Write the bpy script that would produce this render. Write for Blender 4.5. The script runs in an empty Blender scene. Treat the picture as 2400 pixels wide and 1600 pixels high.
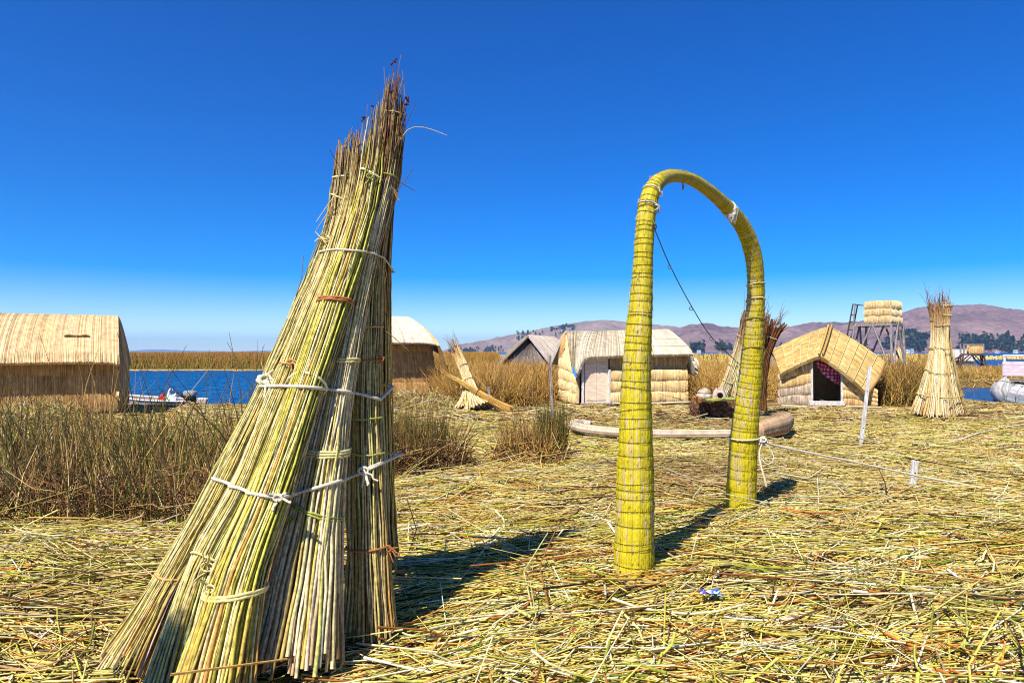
import bpy, math
import numpy as np
from mathutils import Vector

# ------------------------------------------------------------------ camera, sky, sun, exposure
S = bpy.context.scene
COL = S.collection
CAM_H = 1.6
cam_data = bpy.data.cameras.new('camera')
cam = bpy.data.objects.new('camera', cam_data); COL.objects.link(cam)
cam.location = (0, 0, CAM_H)
cam.rotation_euler = (math.radians(90), 0, 0)
cam_data.sensor_width = 36.0
cam_data.lens = 24.0
cam_data.shift_y = 0.01
cam_data.clip_start = 0.05
cam_data.clip_end = 60000
S.camera = cam

SUN_EL = math.radians(52)
SUN_AZ = math.atan2(-0.53, -0.85)          # direction towards the sun, clockwise from +Y
w = bpy.data.worlds.new('World'); S.world = w; w.use_nodes = True
nt = w.node_tree; nt.nodes.clear()
sky = nt.nodes.new('ShaderNodeTexSky'); sky.sky_type = 'NISHITA'; sky.sun_disc = False
sky.sun_elevation = SUN_EL; sky.sun_rotation = SUN_AZ % (2*math.pi)
sky.altitude = 3800; sky.air_density = 1.3; sky.dust_density = 0.15; sky.ozone_density = 3.0
hs = nt.nodes.new('ShaderNodeHueSaturation'); hs.inputs['Saturation'].default_value = 1.82; hs.inputs['Hue'].default_value = 0.519
bg = nt.nodes.new('ShaderNodeBackground'); bg.inputs['Strength'].default_value = 0.112
wo = nt.nodes.new('ShaderNodeOutputWorld')
nt.links.new(sky.outputs[0], hs.inputs['Color']); nt.links.new(hs.outputs[0], bg.inputs[0]); nt.links.new(bg.outputs[0], wo.inputs[0])

sun_data = bpy.data.lights.new('sun', 'SUN'); sun_data.energy = 5.0; sun_data.angle = math.radians(0.53)
sun_data.color = (1.0, 0.95, 0.86)
sun = bpy.data.objects.new('sun', sun_data); COL.objects.link(sun)
sdir = Vector((math.sin(SUN_AZ)*math.cos(SUN_EL), math.cos(SUN_AZ)*math.cos(SUN_EL), math.sin(SUN_EL)))
sun.rotation_euler = (-sdir).to_track_quat('-Z', 'Y').to_euler()

S.view_settings.view_transform = 'Standard'; S.view_settings.look = 'None'
S.view_settings.exposure = 0.55; S.view_settings.gamma = 1.0
S.cycles.max_bounces = 6; S.cycles.diffuse_bounces = 3; S.cycles.volume_bounces = 1
S.cycles.use_denoising = True
S.cycles.filter_width = 1.1

# ------------------------------------------------------------------ helpers
rng = np.random.default_rng(11)
F = 1600.0; KD = 2400/2352.0; HZ = 824.0

def D(u, v, d):
    """photo position (2352-wide view) and distance -> world point"""
    u *= KD; v *= KD
    return np.array(((u-1200)/F*d, d, CAM_H-(v-HZ)/F*d))

def lin(c):
    c = np.asarray(c, float)/255.0
    return np.where(c <= 0.04045, c/12.92, ((c+0.055)/1.055)**2.4)

def tag(o, label=None, cat=None, group=None, kind=None):
    if label: o['label'] = label
    if cat: o['category'] = cat
    if group: o['group'] = group
    if kind: o['kind'] = kind
    return o

def empty(name, loc=(0, 0, 0)):
    o = bpy.data.objects.new(name, None); COL.objects.link(o)
    o.location = [float(a) for a in loc]; o.empty_display_size = 0.2
    return o

def link(name, me, mat, parent=None):
    o = bpy.data.objects.new(name, me); COL.objects.link(o)
    if mat is not None and len(me.materials) == 0: me.materials.append(mat)
    if parent is not None:
        o.parent = parent
        p = parent; off = Vector((0, 0, 0))
        while p is not None:
            off += p.location; p = p.parent
        o.location = -off
    return o

def set_col(me, C):
    a = me.color_attributes.new('Col', 'FLOAT_COLOR', 'POINT')
    rgba = np.ones((len(me.vertices), 4), np.float32); rgba[:, :3] = C
    a.data.foreach_set('color', rgba.ravel())

def quad_mesh(name, V, Q, C=None, smooth=True):
    V = np.asarray(V, np.float32); Q = np.asarray(Q, np.int32)
    me = bpy.data.meshes.new(name)
    k = Q.shape[1]
    me.vertices.add(len(V)); me.vertices.foreach_set('co', V.ravel())
    me.loops.add(Q.size); me.loops.foreach_set('vertex_index', Q.ravel())
    me.polygons.add(len(Q)); me.polygons.foreach_set('loop_start', np.arange(len(Q), dtype=np.int32)*k)
    me.update(calc_edges=True)
    if smooth: me.polygons.foreach_set('use_smooth', np.ones(len(Q), bool))
    if C is not None: set_col(me, C)
    return me

def poly_mesh(name, V, faces, C=None, smooth=False):
    me = bpy.data.meshes.new(name)
    me.from_pydata([tuple(map(float, p)) for p in V], [], [tuple(map(int, f)) for f in faces])
    me.update()
    if smooth: me.polygons.foreach_set('use_smooth', np.ones(len(faces), bool))
    if C is not None: set_col(me, C)
    return me

def tubes(P, R, sides=3, C=None, closed=False, flat=None):
    """P (N,K,3) paths, R (N,K) radii, C (N,3) or (N,K,3). returns V,Q,C"""
    P = np.asarray(P, float); N, K = P.shape[:2]
    R = np.broadcast_to(np.asarray(R, float), (N, K))
    if closed:
        T = np.roll(P, -1, 1)-np.roll(P, 1, 1)
    else:
        T = np.empty_like(P); T[:, 1:-1] = P[:, 2:]-P[:, :-2]; T[:, 0] = P[:, 1]-P[:, 0]; T[:, -1] = P[:, -1]-P[:, -2]
    T /= np.linalg.norm(T, axis=2, keepdims=True)+1e-9
    ref = np.where(np.abs(T[:, :1, 2:3]) > 0.75, np.array((1.0, 0.15, 0)), np.array((0, 0, 1.0)))
    ref = np.broadcast_to(ref, T.shape)
    E1 = np.cross(T, ref); E1 /= np.linalg.norm(E1, axis=2, keepdims=True)+1e-9
    E2 = np.cross(T, E1)
    ang = np.arange(sides)*2*np.pi/sides + np.pi/2
    ca, sa = np.cos(ang), np.sin(ang)
    if flat is None: flat = 1.0
    V = P[:, :, None]+R[:, :, None, None]*(ca[:, None]*E1[:, :, None]+flat*sa[:, None]*E2[:, :, None])
    idx = np.arange(N*K*sides).reshape(N, K, sides)
    if closed:
        a = idx; b = np.roll(idx, -1, 1)
    else:
        a = idx[:, :-1]; b = idx[:, 1:]
    Q = np.stack((a, b, np.roll(b, -1, 2), np.roll(a, -1, 2)), -1).reshape(-1, 4)
    if C is not None:
        C = np.asarray(C, float)
        if C.ndim == 2: C = np.broadcast_to(C[:, None], (N, K, 3))
        C = np.broadcast_to(C[:, :, None], (N, K, sides, 3)).reshape(-1, 3)
    return V.reshape(-1, 3), Q, C

def cat_geo(gs):
    V, Q, C, n = [], [], [], 0
    for v, q, c in gs:
        V.append(v); Q.append(q+n); C.append(c); n += len(v)
    return np.concatenate(V), np.concatenate(Q), np.concatenate(C)

def curve_pts(pts, n):
    """Catmull-Rom through control rows (any width) -> n rows"""
    p = np.asarray(pts, float)
    if len(p) == 2:
        t = np.linspace(0, 1, n)[:, None]; return p[0]*(1-t)+p[1]*t
    q = np.vstack((2*p[0]-p[1], p, 2*p[-1]-p[-2]))
    seg = np.linalg.norm(np.diff(p[:, :3], axis=0), axis=1); s = np.concatenate(([0], np.cumsum(seg)))
    out = []
    for x in np.linspace(0, s[-1], n):
        i = min(np.searchsorted(s, x, side='right')-1, len(p)-2); i = max(i, 0)
        t = (x-s[i])/(seg[i]+1e-12)
        a, b, c, d = q[i], q[i+1], q[i+2], q[i+3]
        out.append(0.5*((2*b)+(-a+c)*t+(2*a-5*b+4*c-d)*t*t+(-a+3*b-3*c+d)*t**3))
    return np.array(out)

def pick(pal, n, r=None):
    """rows of (r,g,b sRGB, weight) -> n jittered linear colours"""
    r = r or rng
    pal = np.asarray(pal, float); wgt = pal[:, 3]/pal[:, 3].sum()
    c = lin(pal[r.choice(len(pal), n, p=wgt), :3])
    return np.clip(c*(1+r.normal(0, 0.13, (n, 1)))*(1+r.normal(0, 0.05, (n, 3))), 0.004, 0.9)

def noise2(x, y, seed=0, octaves=4, base=1.0):
    """cheap smooth value noise, about -1..1"""
    out = 0; amp = 1; tot = 0; f = base
    for o in range(octaves):
        r = np.random.default_rng(seed*97+o)
        g = r.uniform(-1, 1, (64, 64))
        xs, ys = x*f+o*13.7, y*f+o*7.3
        xi, yi = np.floor(xs).astype(int), np.floor(ys).astype(int)
        fx, fy = xs-xi, ys-yi
        fx = fx*fx*(3-2*fx); fy = fy*fy*(3-2*fy)
        a = g[xi % 64, yi % 64]; b = g[(xi+1) % 64, yi % 64]; c = g[xi % 64, (yi+1) % 64]; d = g[(xi+1) % 64, (yi+1) % 64]
        out = out+amp*((a*(1-fx)+b*fx)*(1-fy)+(c*(1-fx)+d*fx)*fy); tot += amp; amp *= 0.5; f *= 2.03
    return out/tot*1.5

# ------------------------------------------------------------------ materials
def new_mat(name):
    m = bpy.data.materials.new(name); m.use_nodes = True
    n = m.node_tree.nodes; l = m.node_tree.links
    b = n['Principled BSDF']
    return m, n, l, b

def mat_attr(name, rough=0.65, spec=0.25, scale=60.0, amt=0.35, bump=0.0, stretch=(1, 1, 1)):
    m, n, l, b = new_mat(name)
    at = n.new('ShaderNodeAttribute'); at.attribute_name = 'Col'
    tc = n.new('ShaderNodeTexCoord'); mp = n.new('ShaderNodeMapping'); mp.inputs['Scale'].default_value = stretch
    ns = n.new('ShaderNodeTexNoise'); ns.inputs['Scale'].default_value = scale; ns.inputs['Detail'].default_value = 3
    l.new(tc.outputs['Object'], mp.inputs[0]); l.new(mp.outputs[0], ns.inputs['Vector'])
    mr = n.new('ShaderNodeMapRange'); mr.inputs[1].default_value = 0.25; mr.inputs[2].default_value = 0.75
    mr.inputs[3].default_value = 1-amt; mr.inputs[4].default_value = 1+amt*0.6
    l.new(ns.outputs[0], mr.inputs[0])
    mx = n.new('ShaderNodeVectorMath'); mx.operation = 'MULTIPLY'
    l.new(at.outputs['Color'], mx.inputs[0]); l.new(mr.outputs[0], mx.inputs[1])
    l.new(mx.outputs[0], b.inputs['Base Color'])
    b.inputs['Roughness'].default_value = rough; b.inputs['Specular IOR Level'].default_value = spec
    if bump:
        bp = n.new('ShaderNodeBump'); bp.inputs['Strength'].default_value = bump; bp.inputs['Distance'].default_value = 0.01
        l.new(ns.outputs[0], bp.inputs['Height']); l.new(bp.outputs[0], b.inputs['Normal'])
    return m

def mat_plain(name, rgb, rough=0.7, spec=0.25, scale=25.0, amt=0.25, rgb2=None, bump=0.15, stretch=(1, 1, 1), metallic=0.0):
    m, n, l, b = new_mat(name)
    tc = n.new('ShaderNodeTexCoord'); mp = n.new('ShaderNodeMapping'); mp.inputs['Scale'].default_value = stretch
    ns = n.new('ShaderNodeTexNoise'); ns.inputs['Scale'].default_value = scale; ns.inputs['Detail'].default_value = 5
    l.new(tc.outputs['Object'], mp.inputs[0]); l.new(mp.outputs[0], ns.inputs['Vector'])
    cr = n.new('ShaderNodeValToRGB')
    c = lin(rgb); c2 = lin(rgb2) if rgb2 is not None else c*(1-amt*1.6)
    cr.color_ramp.elements[0].position = 0.33; cr.color_ramp.elements[0].color = (*np.clip(c2, 0, 1), 1)
    cr.color_ramp.elements[1].position = 0.66; cr.color_ramp.elements[1].color = (*np.clip(c*(1+amt*0.3), 0, 1), 1)
    l.new(ns.outputs[0], cr.inputs[0]); l.new(cr.outputs[0], b.inputs['Base Color'])
    b.inputs['Roughness'].default_value = rough; b.inputs['Specular IOR Level'].default_value = spec; b.inputs['Metallic'].default_value = metallic
    if bump:
        bp = n.new('ShaderNodeBump'); bp.inputs['Strength'].default_value = bump; bp.inputs['Distance'].default_value = 0.02
        l.new(ns.outputs[0], bp.inputs['Height']); l.new(bp.outputs[0], b.inputs['Normal'])
    return m

M_REED = mat_attr('reed_stalks', 0.75, 0.18, 38, 0.5, 0.3)
M_LITTER = mat_attr('reed_litter', 0.75, 0.18, 30, 0.42)
M_GRASS = mat_attr('growing_reeds', 0.6, 0.25, 12, 0.25)
M_THATCH = mat_attr('thatch', 0.8, 0.12, 7, 0.28)
M_ROPE = mat_plain('rope_fibre', (232, 222, 196), 0.85, 0.1, 160, 0.3)
M_BAND = mat_attr('reed_band', 0.6, 0.25, 60, 0.3)
M_CORD = mat_plain('dark_cord', (92, 78, 38), 0.85, 0.1, 120, 0.3)
M_GREYWOOD = mat_plain('weathered_wood', (168, 158, 150), 0.8, 0.15, 9, 0.35, (98, 88, 84), stretch=(4, 4, 0.5))
M_DARKWOOD = mat_plain('dark_wood', (96, 78, 62), 0.8, 0.15, 9, 0.35, (52, 42, 36), stretch=(4, 4, 0.5))
M_WHITEPAINT = mat_plain('white_paint', (226, 222, 216), 0.7, 0.2, 14, 0.12, (176, 168, 158), stretch=(3, 3, 0.6))
M_DOOR = mat_plain('plywood_door', (238, 216, 190), 0.75, 0.15, 5, 0.1, (214, 188, 160), stretch=(1, 1, 6))
M_SOD = mat_attr('root_sod', 0.95, 0.05, 30, 0.5, 0.6)

# ------------------------------------------------------------------ terrain: island, lake
ISLAND = np.array([(-45, -40), (45, -40), (45, 19.6), (24, 20.6), (16.8, 21.2), (15.9, 22.6), (18.0, 26.5), (21, 31), (24.3, 36.6),
                   (34, 37.2), (62, 38), (62, 62), (47.5, 67), (40, 70), (10, 72), (-4, 52), (-6.5, 36), (-7.2, 27), (-7.4, 22.6),
                   (-9.5, 21.9), (-12.5, 21.2), (-16, 22.5), (-45, 23)])
MOUNDS = [(-4.0, 23.5, 3.4, 0.26), (-3.0, 19.6, 1.1, 0.34), (-2.1, 19.3, 0.8, 0.2), (-10.0, 14.2, 1.3, 0.55), (1.45, 4.8, 0.35, 0.07),
          (-1.0, 3.7, 1.0, -0.05), (2.3, 7.1, 0.5, -0.02), (4.4, 12.4, 0.8, 0.06), (-0.4, 8.2, 1.6, 0.08)]
WATER_Z = -0.35

def shore_dist(x, y):
    """distance inside the island outline (positive inside)"""
    x = np.asarray(x, float); y = np.asarray(y, float)
    dmin = np.full(x.shape, 1e9); inside = np.zeros(x.shape, bool)
    n = len(ISLAND)
    for i in range(n):
        ax, ay = ISLAND[i]; bx, by = ISLAND[(i+1) % n]
        ex, ey = bx-ax, by-ay
        t = np.clip(((x-ax)*ex+(y-ay)*ey)/(ex*ex+ey*ey), 0, 1)
        dmin = np.minimum(dmin, np.hypot(x-ax-t*ex, y-ay-t*ey))
        cond = ((ay > y) != (by > y)) & (x < ex*(y-ay)/(ey if abs(ey) > 1e-9 else 1e-9)+ax)
        inside ^= cond
    return np.where(inside, dmin, -dmin)

def gz(x, y):
    x = np.asarray(x, float); y = np.asarray(y, float)
    z = -0.075+0.05*noise2(x, y, 3, 3, 0.45)+0.04*noise2(x, y, 5, 2, 1.3)
    for mx, my, r, h in MOUNDS:
        z = z+h*np.exp(-((x-mx)**2+(y-my)**2)/(r*r*0.6))
    s = shore_dist(x, y)+0.35*noise2(x, y, 9, 3, 0.5)
    k = np.clip(1-s/0.9, 0, 1)
    z = z-0.75*k*k*(3-2*k)
    return z

def g1(x, y): return float(gz(np.array([x]), np.array([y]))[0])

def sp(n, a, b, k):
    t = np.linspace(-1, 1, n); s = np.sinh(t*k)/np.sinh(k)
    return np.where(s < 0, -s*a, s*b)

gx = sp(300, -64, 74, 3.2); gy = sp(380, -50, 92, 3.2)+4.5
GX, GY = np.meshgrid(gx, gy); GZ = gz(GX, GY)
nx, ny = len(gx), len(gy)
idx = np.arange(nx*ny).reshape(ny, nx)
Q = np.stack((idx[:-1, :-1], idx[:-1, 1:], idx[1:, 1:], idx[1:, :-1]), -1).reshape(-1, 4)
keep = (GZ.ravel()[Q].max(1) > -0.70)
me = quad_mesh('ground', np.stack((GX, GY, GZ), -1).reshape(-1, 3), Q[keep])

m, n, l, b = new_mat('trampled_reed_ground')
tc = n.new('ShaderNodeTexCoord')
def gnoise(scale, stretch, rotz, detail=4):
    mp = n.new('ShaderNodeMapping'); mp.inputs['Scale'].default_value = stretch; mp.inputs['Rotation'].default_value = (0, 0, rotz)
    ns = n.new('ShaderNodeTexNoise'); ns.inputs['Scale'].default_value = scale; ns.inputs['Detail'].default_value = detail
    l.new(tc.outputs['Object'], mp.inputs[0]); l.new(mp.outputs[0], ns.inputs['Vector']); return ns
n1 = gnoise(9, (1.0, 7, 1), 0.2); n2 = gnoise(9, (1.0, 6, 1), -0.7); n3 = gnoise(0.5, (1, 1, 1), 0)
ad = n.new('ShaderNodeMath'); ad.operation = 'MAXIMUM'; l.new(n1.outputs[0], ad.inputs[0]); l.new(n2.outputs[0], ad.inputs[1])
cr = n.new('ShaderNodeValToRGB'); e = cr.color_ramp.elements
e[0].position = 0.42; e[0].color = (*lin((44, 31, 16)), 1); e[1].position = 0.76; e[1].color = (*lin((204, 174, 108)), 1)
x_ = e.new(0.58); x_.color = (*lin((122, 92, 48)), 1)
l.new(ad.outputs[0], cr.inputs[0]); l.new(cr.outputs[0], b.inputs['Base Color'])
b.inputs['Roughness'].default_value = 0.9; b.inputs['Specular IOR Level'].default_value = 0.1
bp = n.new('ShaderNodeBump'); bp.inputs['Strength'].default_value = 0.8; bp.inputs['Distance'].default_value = 0.03
l.new(ad.outputs[0], bp.inputs['Height']); l.new(bp.outputs[0], b.inputs['Normal'])
M_GROUND = m
ground = link('ground', me, M_GROUND); tag(ground, 'trampled floor of the floating reed island', None, None, 'structure')

# lake
m, n, l, b = new_mat('lake_water')
tc = n.new('ShaderNodeTexCoord')
mp = n.new('ShaderNodeMapping'); mp.inputs['Scale'].default_value = (1.3, 0.5, 1); l.new(tc.outputs['Object'], mp.inputs[0])
ns = n.new('ShaderNodeTexNoise'); ns.inputs['Scale'].default_value = 1.2; ns.inputs['Detail'].default_value = 4; ns.inputs['Roughness'].default_value = 0.55; l.new(mp.outputs[0], ns.inputs['Vector'])
bp = n.new('ShaderNodeBump'); bp.inputs['Strength'].default_value = 1.0; bp.inputs['Distance'].default_value = 0.5
l.new(ns.outputs[0], bp.inputs['Height']); l.new(bp.outputs[0], b.inputs['Normal'])
df = n.new('ShaderNodeBsdfDiffuse'); df.inputs['Color'].default_value = (0.0, 0.075, 0.22, 1); gl = n.new('ShaderNodeBsdfGlossy'); gl.inputs['Roughness'].default_value = 0.12; gl.inputs['Color'].default_value = (0.9, 0.95, 1.0, 1)
l.new(bp.outputs[0], df.inputs['Normal']); l.new(bp.outputs[0], gl.inputs['Normal'])
mxs = n.new('ShaderNodeMixShader'); lw = n.new('ShaderNodeFresnel'); lw.inputs['IOR'].default_value = 1.33; l.new(bp.outputs[0], lw.inputs['Normal'])
mlt = n.new('ShaderNodeMath'); mlt.operation = 'MULTIPLY'; mlt.inputs[1].default_value = 0.5; l.new(lw.outputs[0], mlt.inputs[0]); l.new(mlt.outputs[0], mxs.inputs[0])
l.new(df.outputs[0], mxs.inputs[1]); l.new(gl.outputs[0], mxs.inputs[2]); l.new(mxs.outputs[0], n['Material Output'].inputs['Surface'])
L_ = 17000
wx = np.arange(-50, -3.9, 0.17); wy = np.arange(19.0, 75.0, 0.19); WX, WY = np.meshgrid(wx, wy)
WZ = 0.055*noise2(WX*1.0+WY*0.25, WY*0.62, 81, 3, 0.9)+0.02*noise2(WX, WY, 83, 2, 2.6)
ed_ = np.clip(np.minimum(np.minimum(WX-wx[0], wx[-1]-WX), np.minimum(WY-wy[0], wy[-1]-WY))/2.0, 0, 1); WZ = WATER_Z+WZ*ed_
wi = np.arange(WX.size).reshape(WX.shape); WV = np.stack((WX, WY, WZ), -1).reshape(-1, 3)
WQ = np.stack((wi[:-1, :-1], wi[:-1, 1:], wi[1:, 1:], wi[1:, :-1]), -1).reshape(-1, 4)
nb_ = len(WV); x0_, x1_, y0_, y1_ = wx[0], wx[-1], wy[0], wy[-1]
WV = np.vstack((WV, [(-L_, -L_, WATER_Z), (L_, -L_, WATER_Z), (L_, L_, WATER_Z), (-L_, L_, WATER_Z)]))
c00, c10, c11, c01 = wi[0, 0], wi[0, -1], wi[-1, -1], wi[-1, 0]
WQ = np.vstack((WQ, [(nb_, nb_+1, c10, c00), (nb_+1, nb_+2, c11, c10), (nb_+2, nb_+3, c01, c11), (nb_+3, nb_, c00, c01)]))
water = link('lake_water', quad_mesh('lake_water', WV, WQ, None, True), m)
tag(water, 'rippled deep blue lake around the reed island', None, None, 'structure')

# hills
def hill(name, label, sky_pts, d_ridge, d_foot, seed, rough_amp, rgb_a, rgb_b, nu=260, nv=46, tail=0.6, scrub=True):
    sp_ = np.asarray(sky_pts, float)
    u = np.linspace(sp_[0, 0], sp_[-1, 0], nu); v = np.interp(u, sp_[:, 0], sp_[:, 1])
    v = np.convolve(np.pad(v, 4, 'edge'), np.ones(9)/9, 'valid')
    zr = CAM_H-(v*KD-HZ)/F*d_ridge+1.0
    t = np.linspace(0, 1+tail, nv)
    U, T = np.meshgrid(u, t); ZR = np.broadcast_to(zr, U.shape)
    Dd = d_foot+(d_ridge-d_foot)*T
    X = (U*KD-1200)/F*Dd
    prof = np.where(T <= 1, np.sin(np.clip(T, 0, 1)*np.pi/2)**1.15, np.cos((T-1)/tail*np.pi/2*0.98))
    nz = noise2(X/(d_ridge*0.05), Dd/(d_ridge*0.05), seed, 5, 1.0)
    Z = -3+(ZR+3)*prof+rough_amp*nz*np.sin(np.clip(T, 0, 1)*np.pi)*np.clip(ZR/60, 0.1, 1)
    Z = Z+rough_amp*0.10*noise2(X/(d_ridge*0.008), Dd/(d_ridge*0.008), seed+4, 3, 1.0)*np.clip(T*3, 0, 1)
    ids = np.arange(nu*nv).reshape(nv, nu)
    Qh = np.stack((ids[:-1, :-1], ids[:-1, 1:], ids[1:, 1:], ids[1:, :-1]), -1).reshape(-1, 4)
    mm, n, l, b = new_mat(name+'_soil')
    tc = n.new('ShaderNodeTexCoord')
    a1 = n.new('ShaderNodeTexNoise'); a1.inputs['Scale'].default_value = 14.0/d_ridge; a1.inputs['Detail'].default_value = 8; a1.inputs['Roughness'].default_value = 0.65
    a2 = n.new('ShaderNodeTexNoise'); a2.inputs['Scale'].default_value = 160.0/d_ridge; a2.inputs['Detail'].default_value = 6; a2.inputs['Roughness'].default_value = 0.7
    l.new(tc.outputs['Object'], a1.inputs['Vector']); l.new(tc.outputs['Object'], a2.inputs['Vector'])
    mul = n.new('ShaderNodeMath'); mul.operation = 'ADD'; l.new(a1.outputs[0], mul.inputs[0]); l.new(a2.outputs[0], mul.inputs[1])
    cr = n.new('ShaderNodeValToRGB'); e = cr.color_ramp.elements
    mr = n.new('ShaderNodeMapRange'); mr.inputs[1].default_value = 0.75; mr.inputs[2].default_value = 1.3; l.new(mul.outputs[0], mr.inputs[0]); l.new(mr.outputs[0], cr.inputs[0])
    e[0].position = 0.1; e[0].color = (*lin(rgb_b), 1); e[1].position = 0.85; e[1].color = (*lin(rgb_a), 1)
    l.new(cr.outputs[0], b.inputs['Base Color']); b.inputs['Roughness'].default_value = 0.95; b.inputs['Specular IOR Level'].default_value = 0.05
    o = link(name, quad_mesh(name, np.stack((X, Dd, Z), -1).reshape(-1, 3), Qh), mm)
    tag(o, label, None, None, 'structure')
    return U, T, X, Dd, Z

hA = hill('hill', 'broad brown hill with a rounded summit behind the huts',
          [(930, 822), (1020, 806), (1050, 797), (1100, 788), (1150, 777), (1200, 766), (1250, 756), (1300, 746), (1350, 741), (1395, 736), (1420, 738), (1460, 744),
           (1500, 751), (1540, 757), (1600, 766), (1680, 776), (1780, 790), (1850, 806)], 3900, 2500, 21, 28, (158, 136, 122), (108, 92, 90))
hB = hill('hill', 'long purple brown ridge behind the lookout tower',
          [(1440, 812), (1500, 786), (1540, 765), (1570, 752), (1590, 748), (1610, 749), (1640, 755), (1680, 758), (1700, 755), (1715, 750), (1732, 752), (1760, 759), (1790, 762),
           (1850, 753), (1905, 748), (1960, 744), (2020, 738), (2068, 726), (2100, 714), (2130, 711), (2160, 713), (2205, 707), (2240, 708), (2280, 712), (2330, 719),
           (2380, 722), (2500, 728), (2700, 742), (3000, 762), (3300, 790)], 2600, 1500, 33, 24, (150, 124, 118), (92, 76, 82), nu=420, nv=60)
hill('far_hill', 'low blue hills on the far shore of the lake',
     [(-700, 806), (-200, 803), (100, 806), (250, 807), (310, 805), (355, 801), (400, 804), (450, 806), (520, 806), (565, 808), (580, 804), (610, 805), (640, 807), (720, 804), (800, 802), (900, 806), (1000, 808), (1100, 811)],
     14500, 12500, 5, 12, (120, 104, 92), (90, 80, 76), nu=220, nv=16)

# dark eucalyptus woods on the lower slopes
def hill_woods(name, label, H, zones, n_each, seed, size, mat):
    U, T, X, Dd, Z = H
    r = np.random.default_rng(seed); gs = []
    ico = []
    for k in range(7):
        a = k*2.399; zc = 1-2*(k+0.5)/7; q = math.sqrt(1-zc*zc); ico.append((q*math.cos(a), q*math.sin(a), zc))
    ico = np.array(ico)
    P0 = []
    for (u0, u1, t0, t1, num) in zones:
        uu = r.uniform(u0, u1, num*3); tt = r.uniform(t0, t1, num*3)
        nn = noise2(uu/22.0, tt*9, seed, 3, 1.0)
        sel = np.where(nn > 0.02)[0][:num]
        for i in sel:
            iu = int(np.clip(round((uu[i]-U[0, 0])/(U[0, -1]-U[0, 0])*(U.shape[1]-1)), 0, U.shape[1]-1))
            it = int(np.clip(round(tt[i]/T[-1, 0]*(T.shape[0]-1)), 0, T.shape[0]-1))
            P0.append((X[it, iu]+r.uniform(-5, 5), Dd[it, iu]+r.uniform(-9, 9), Z[it, iu]))
    P0 = np.array(P0)
    # each crown: 7 leaf clumps of crossed triangles-quads
    V, Qs = [], []; cnt = 0; C = []
    for p in P0:
        h = size*r.uniform(0.7, 1.5); wd = h*r.uniform(0.22, 0.4)
        c = pick([(50, 62, 50, 3), (66, 76, 56, 2), (42, 52, 48, 2)], 1, r)[0]
        for k in range(11):
            f = r.uniform(0.15, 1.0); rr = wd*(1.15-f*0.75)
            o = p+np.array((r.normal(0, rr*0.5), r.normal(0, rr*0.5), h*f))
            s = wd*r.uniform(0.35, 0.7)
            e1 = r.normal(0, 1, 3); e1 /= np.linalg.norm(e1); e2 = np.cross(e1, r.normal(0, 1, 3)); e2 /= np.linalg.norm(e2)
            V += [o-s*e1-s*e2, o+s*e1-s*e2, o+s*e1+s*e2, o-s*e1+s*e2]; Qs.append((cnt, cnt+1, cnt+2, cnt+3)); cnt += 4
            C += [c*r.uniform(0.7, 1.3)]*4
    o = link(name, quad_mesh(name, V, Qs, np.array(C), False), mat)
    tag(o, label, None, None, 'stuff')

M_WOOD = mat_attr('eucalyptus_leaves', 0.8, 0.1, 0.05, 0.3)
hill_woods('hillside_wood', 'dark eucalyptus groves along the foot of the ridge', hB,
           [(1590, 1700, 0.0, 0.16, 130), (1950, 2060, 0.0, 0.16, 110), (2060, 2110, 0.02, 0.24, 130), (2108, 2140, 0.0, 0.2, 90), (2180, 2260, 0.0, 0.15, 120), (2255, 2330, 0.0, 0.2, 160),
            (2320, 2600, 0.02, 0.26, 260), (1700, 1960, 0.0, 0.1, 90)], 0, 8, 10, M_WOOD)
hill_woods('hillside_wood', 'dark tree patches on the slope of the rounded hill', hA,
           [(1060, 1160, 0.02, 0.22, 50), (1190, 1290, 0.30, 0.46, 110), (1030, 1100, 0.0, 0.2, 50), (1290, 1330, 0.34, 0.5, 70)], 0, 18, 11, M_WOOD)

# ------------------------------------------------------------------ growing reeds
GREEN = [(88, 94, 34, 3), (62, 68, 24, 4), (124, 118, 44, 2), (164, 144, 64, 1.6), (60, 50, 26, 2.5)]  # darkest entries put shade between the stalks into the colour
BROWN = [(140, 102, 56, 3), (100, 70, 38, 3), (180, 140, 84, 2.4), (66, 46, 26, 4), (206, 176, 118, 1.8)]  # dry browns; heavy dark weight stands in for shaded gaps among stalks
GOLD = [(206, 160, 78, 4), (180, 132, 56, 3), (222, 186, 110, 3), (140, 100, 44, 2), (160, 150, 66, 1)]

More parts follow.
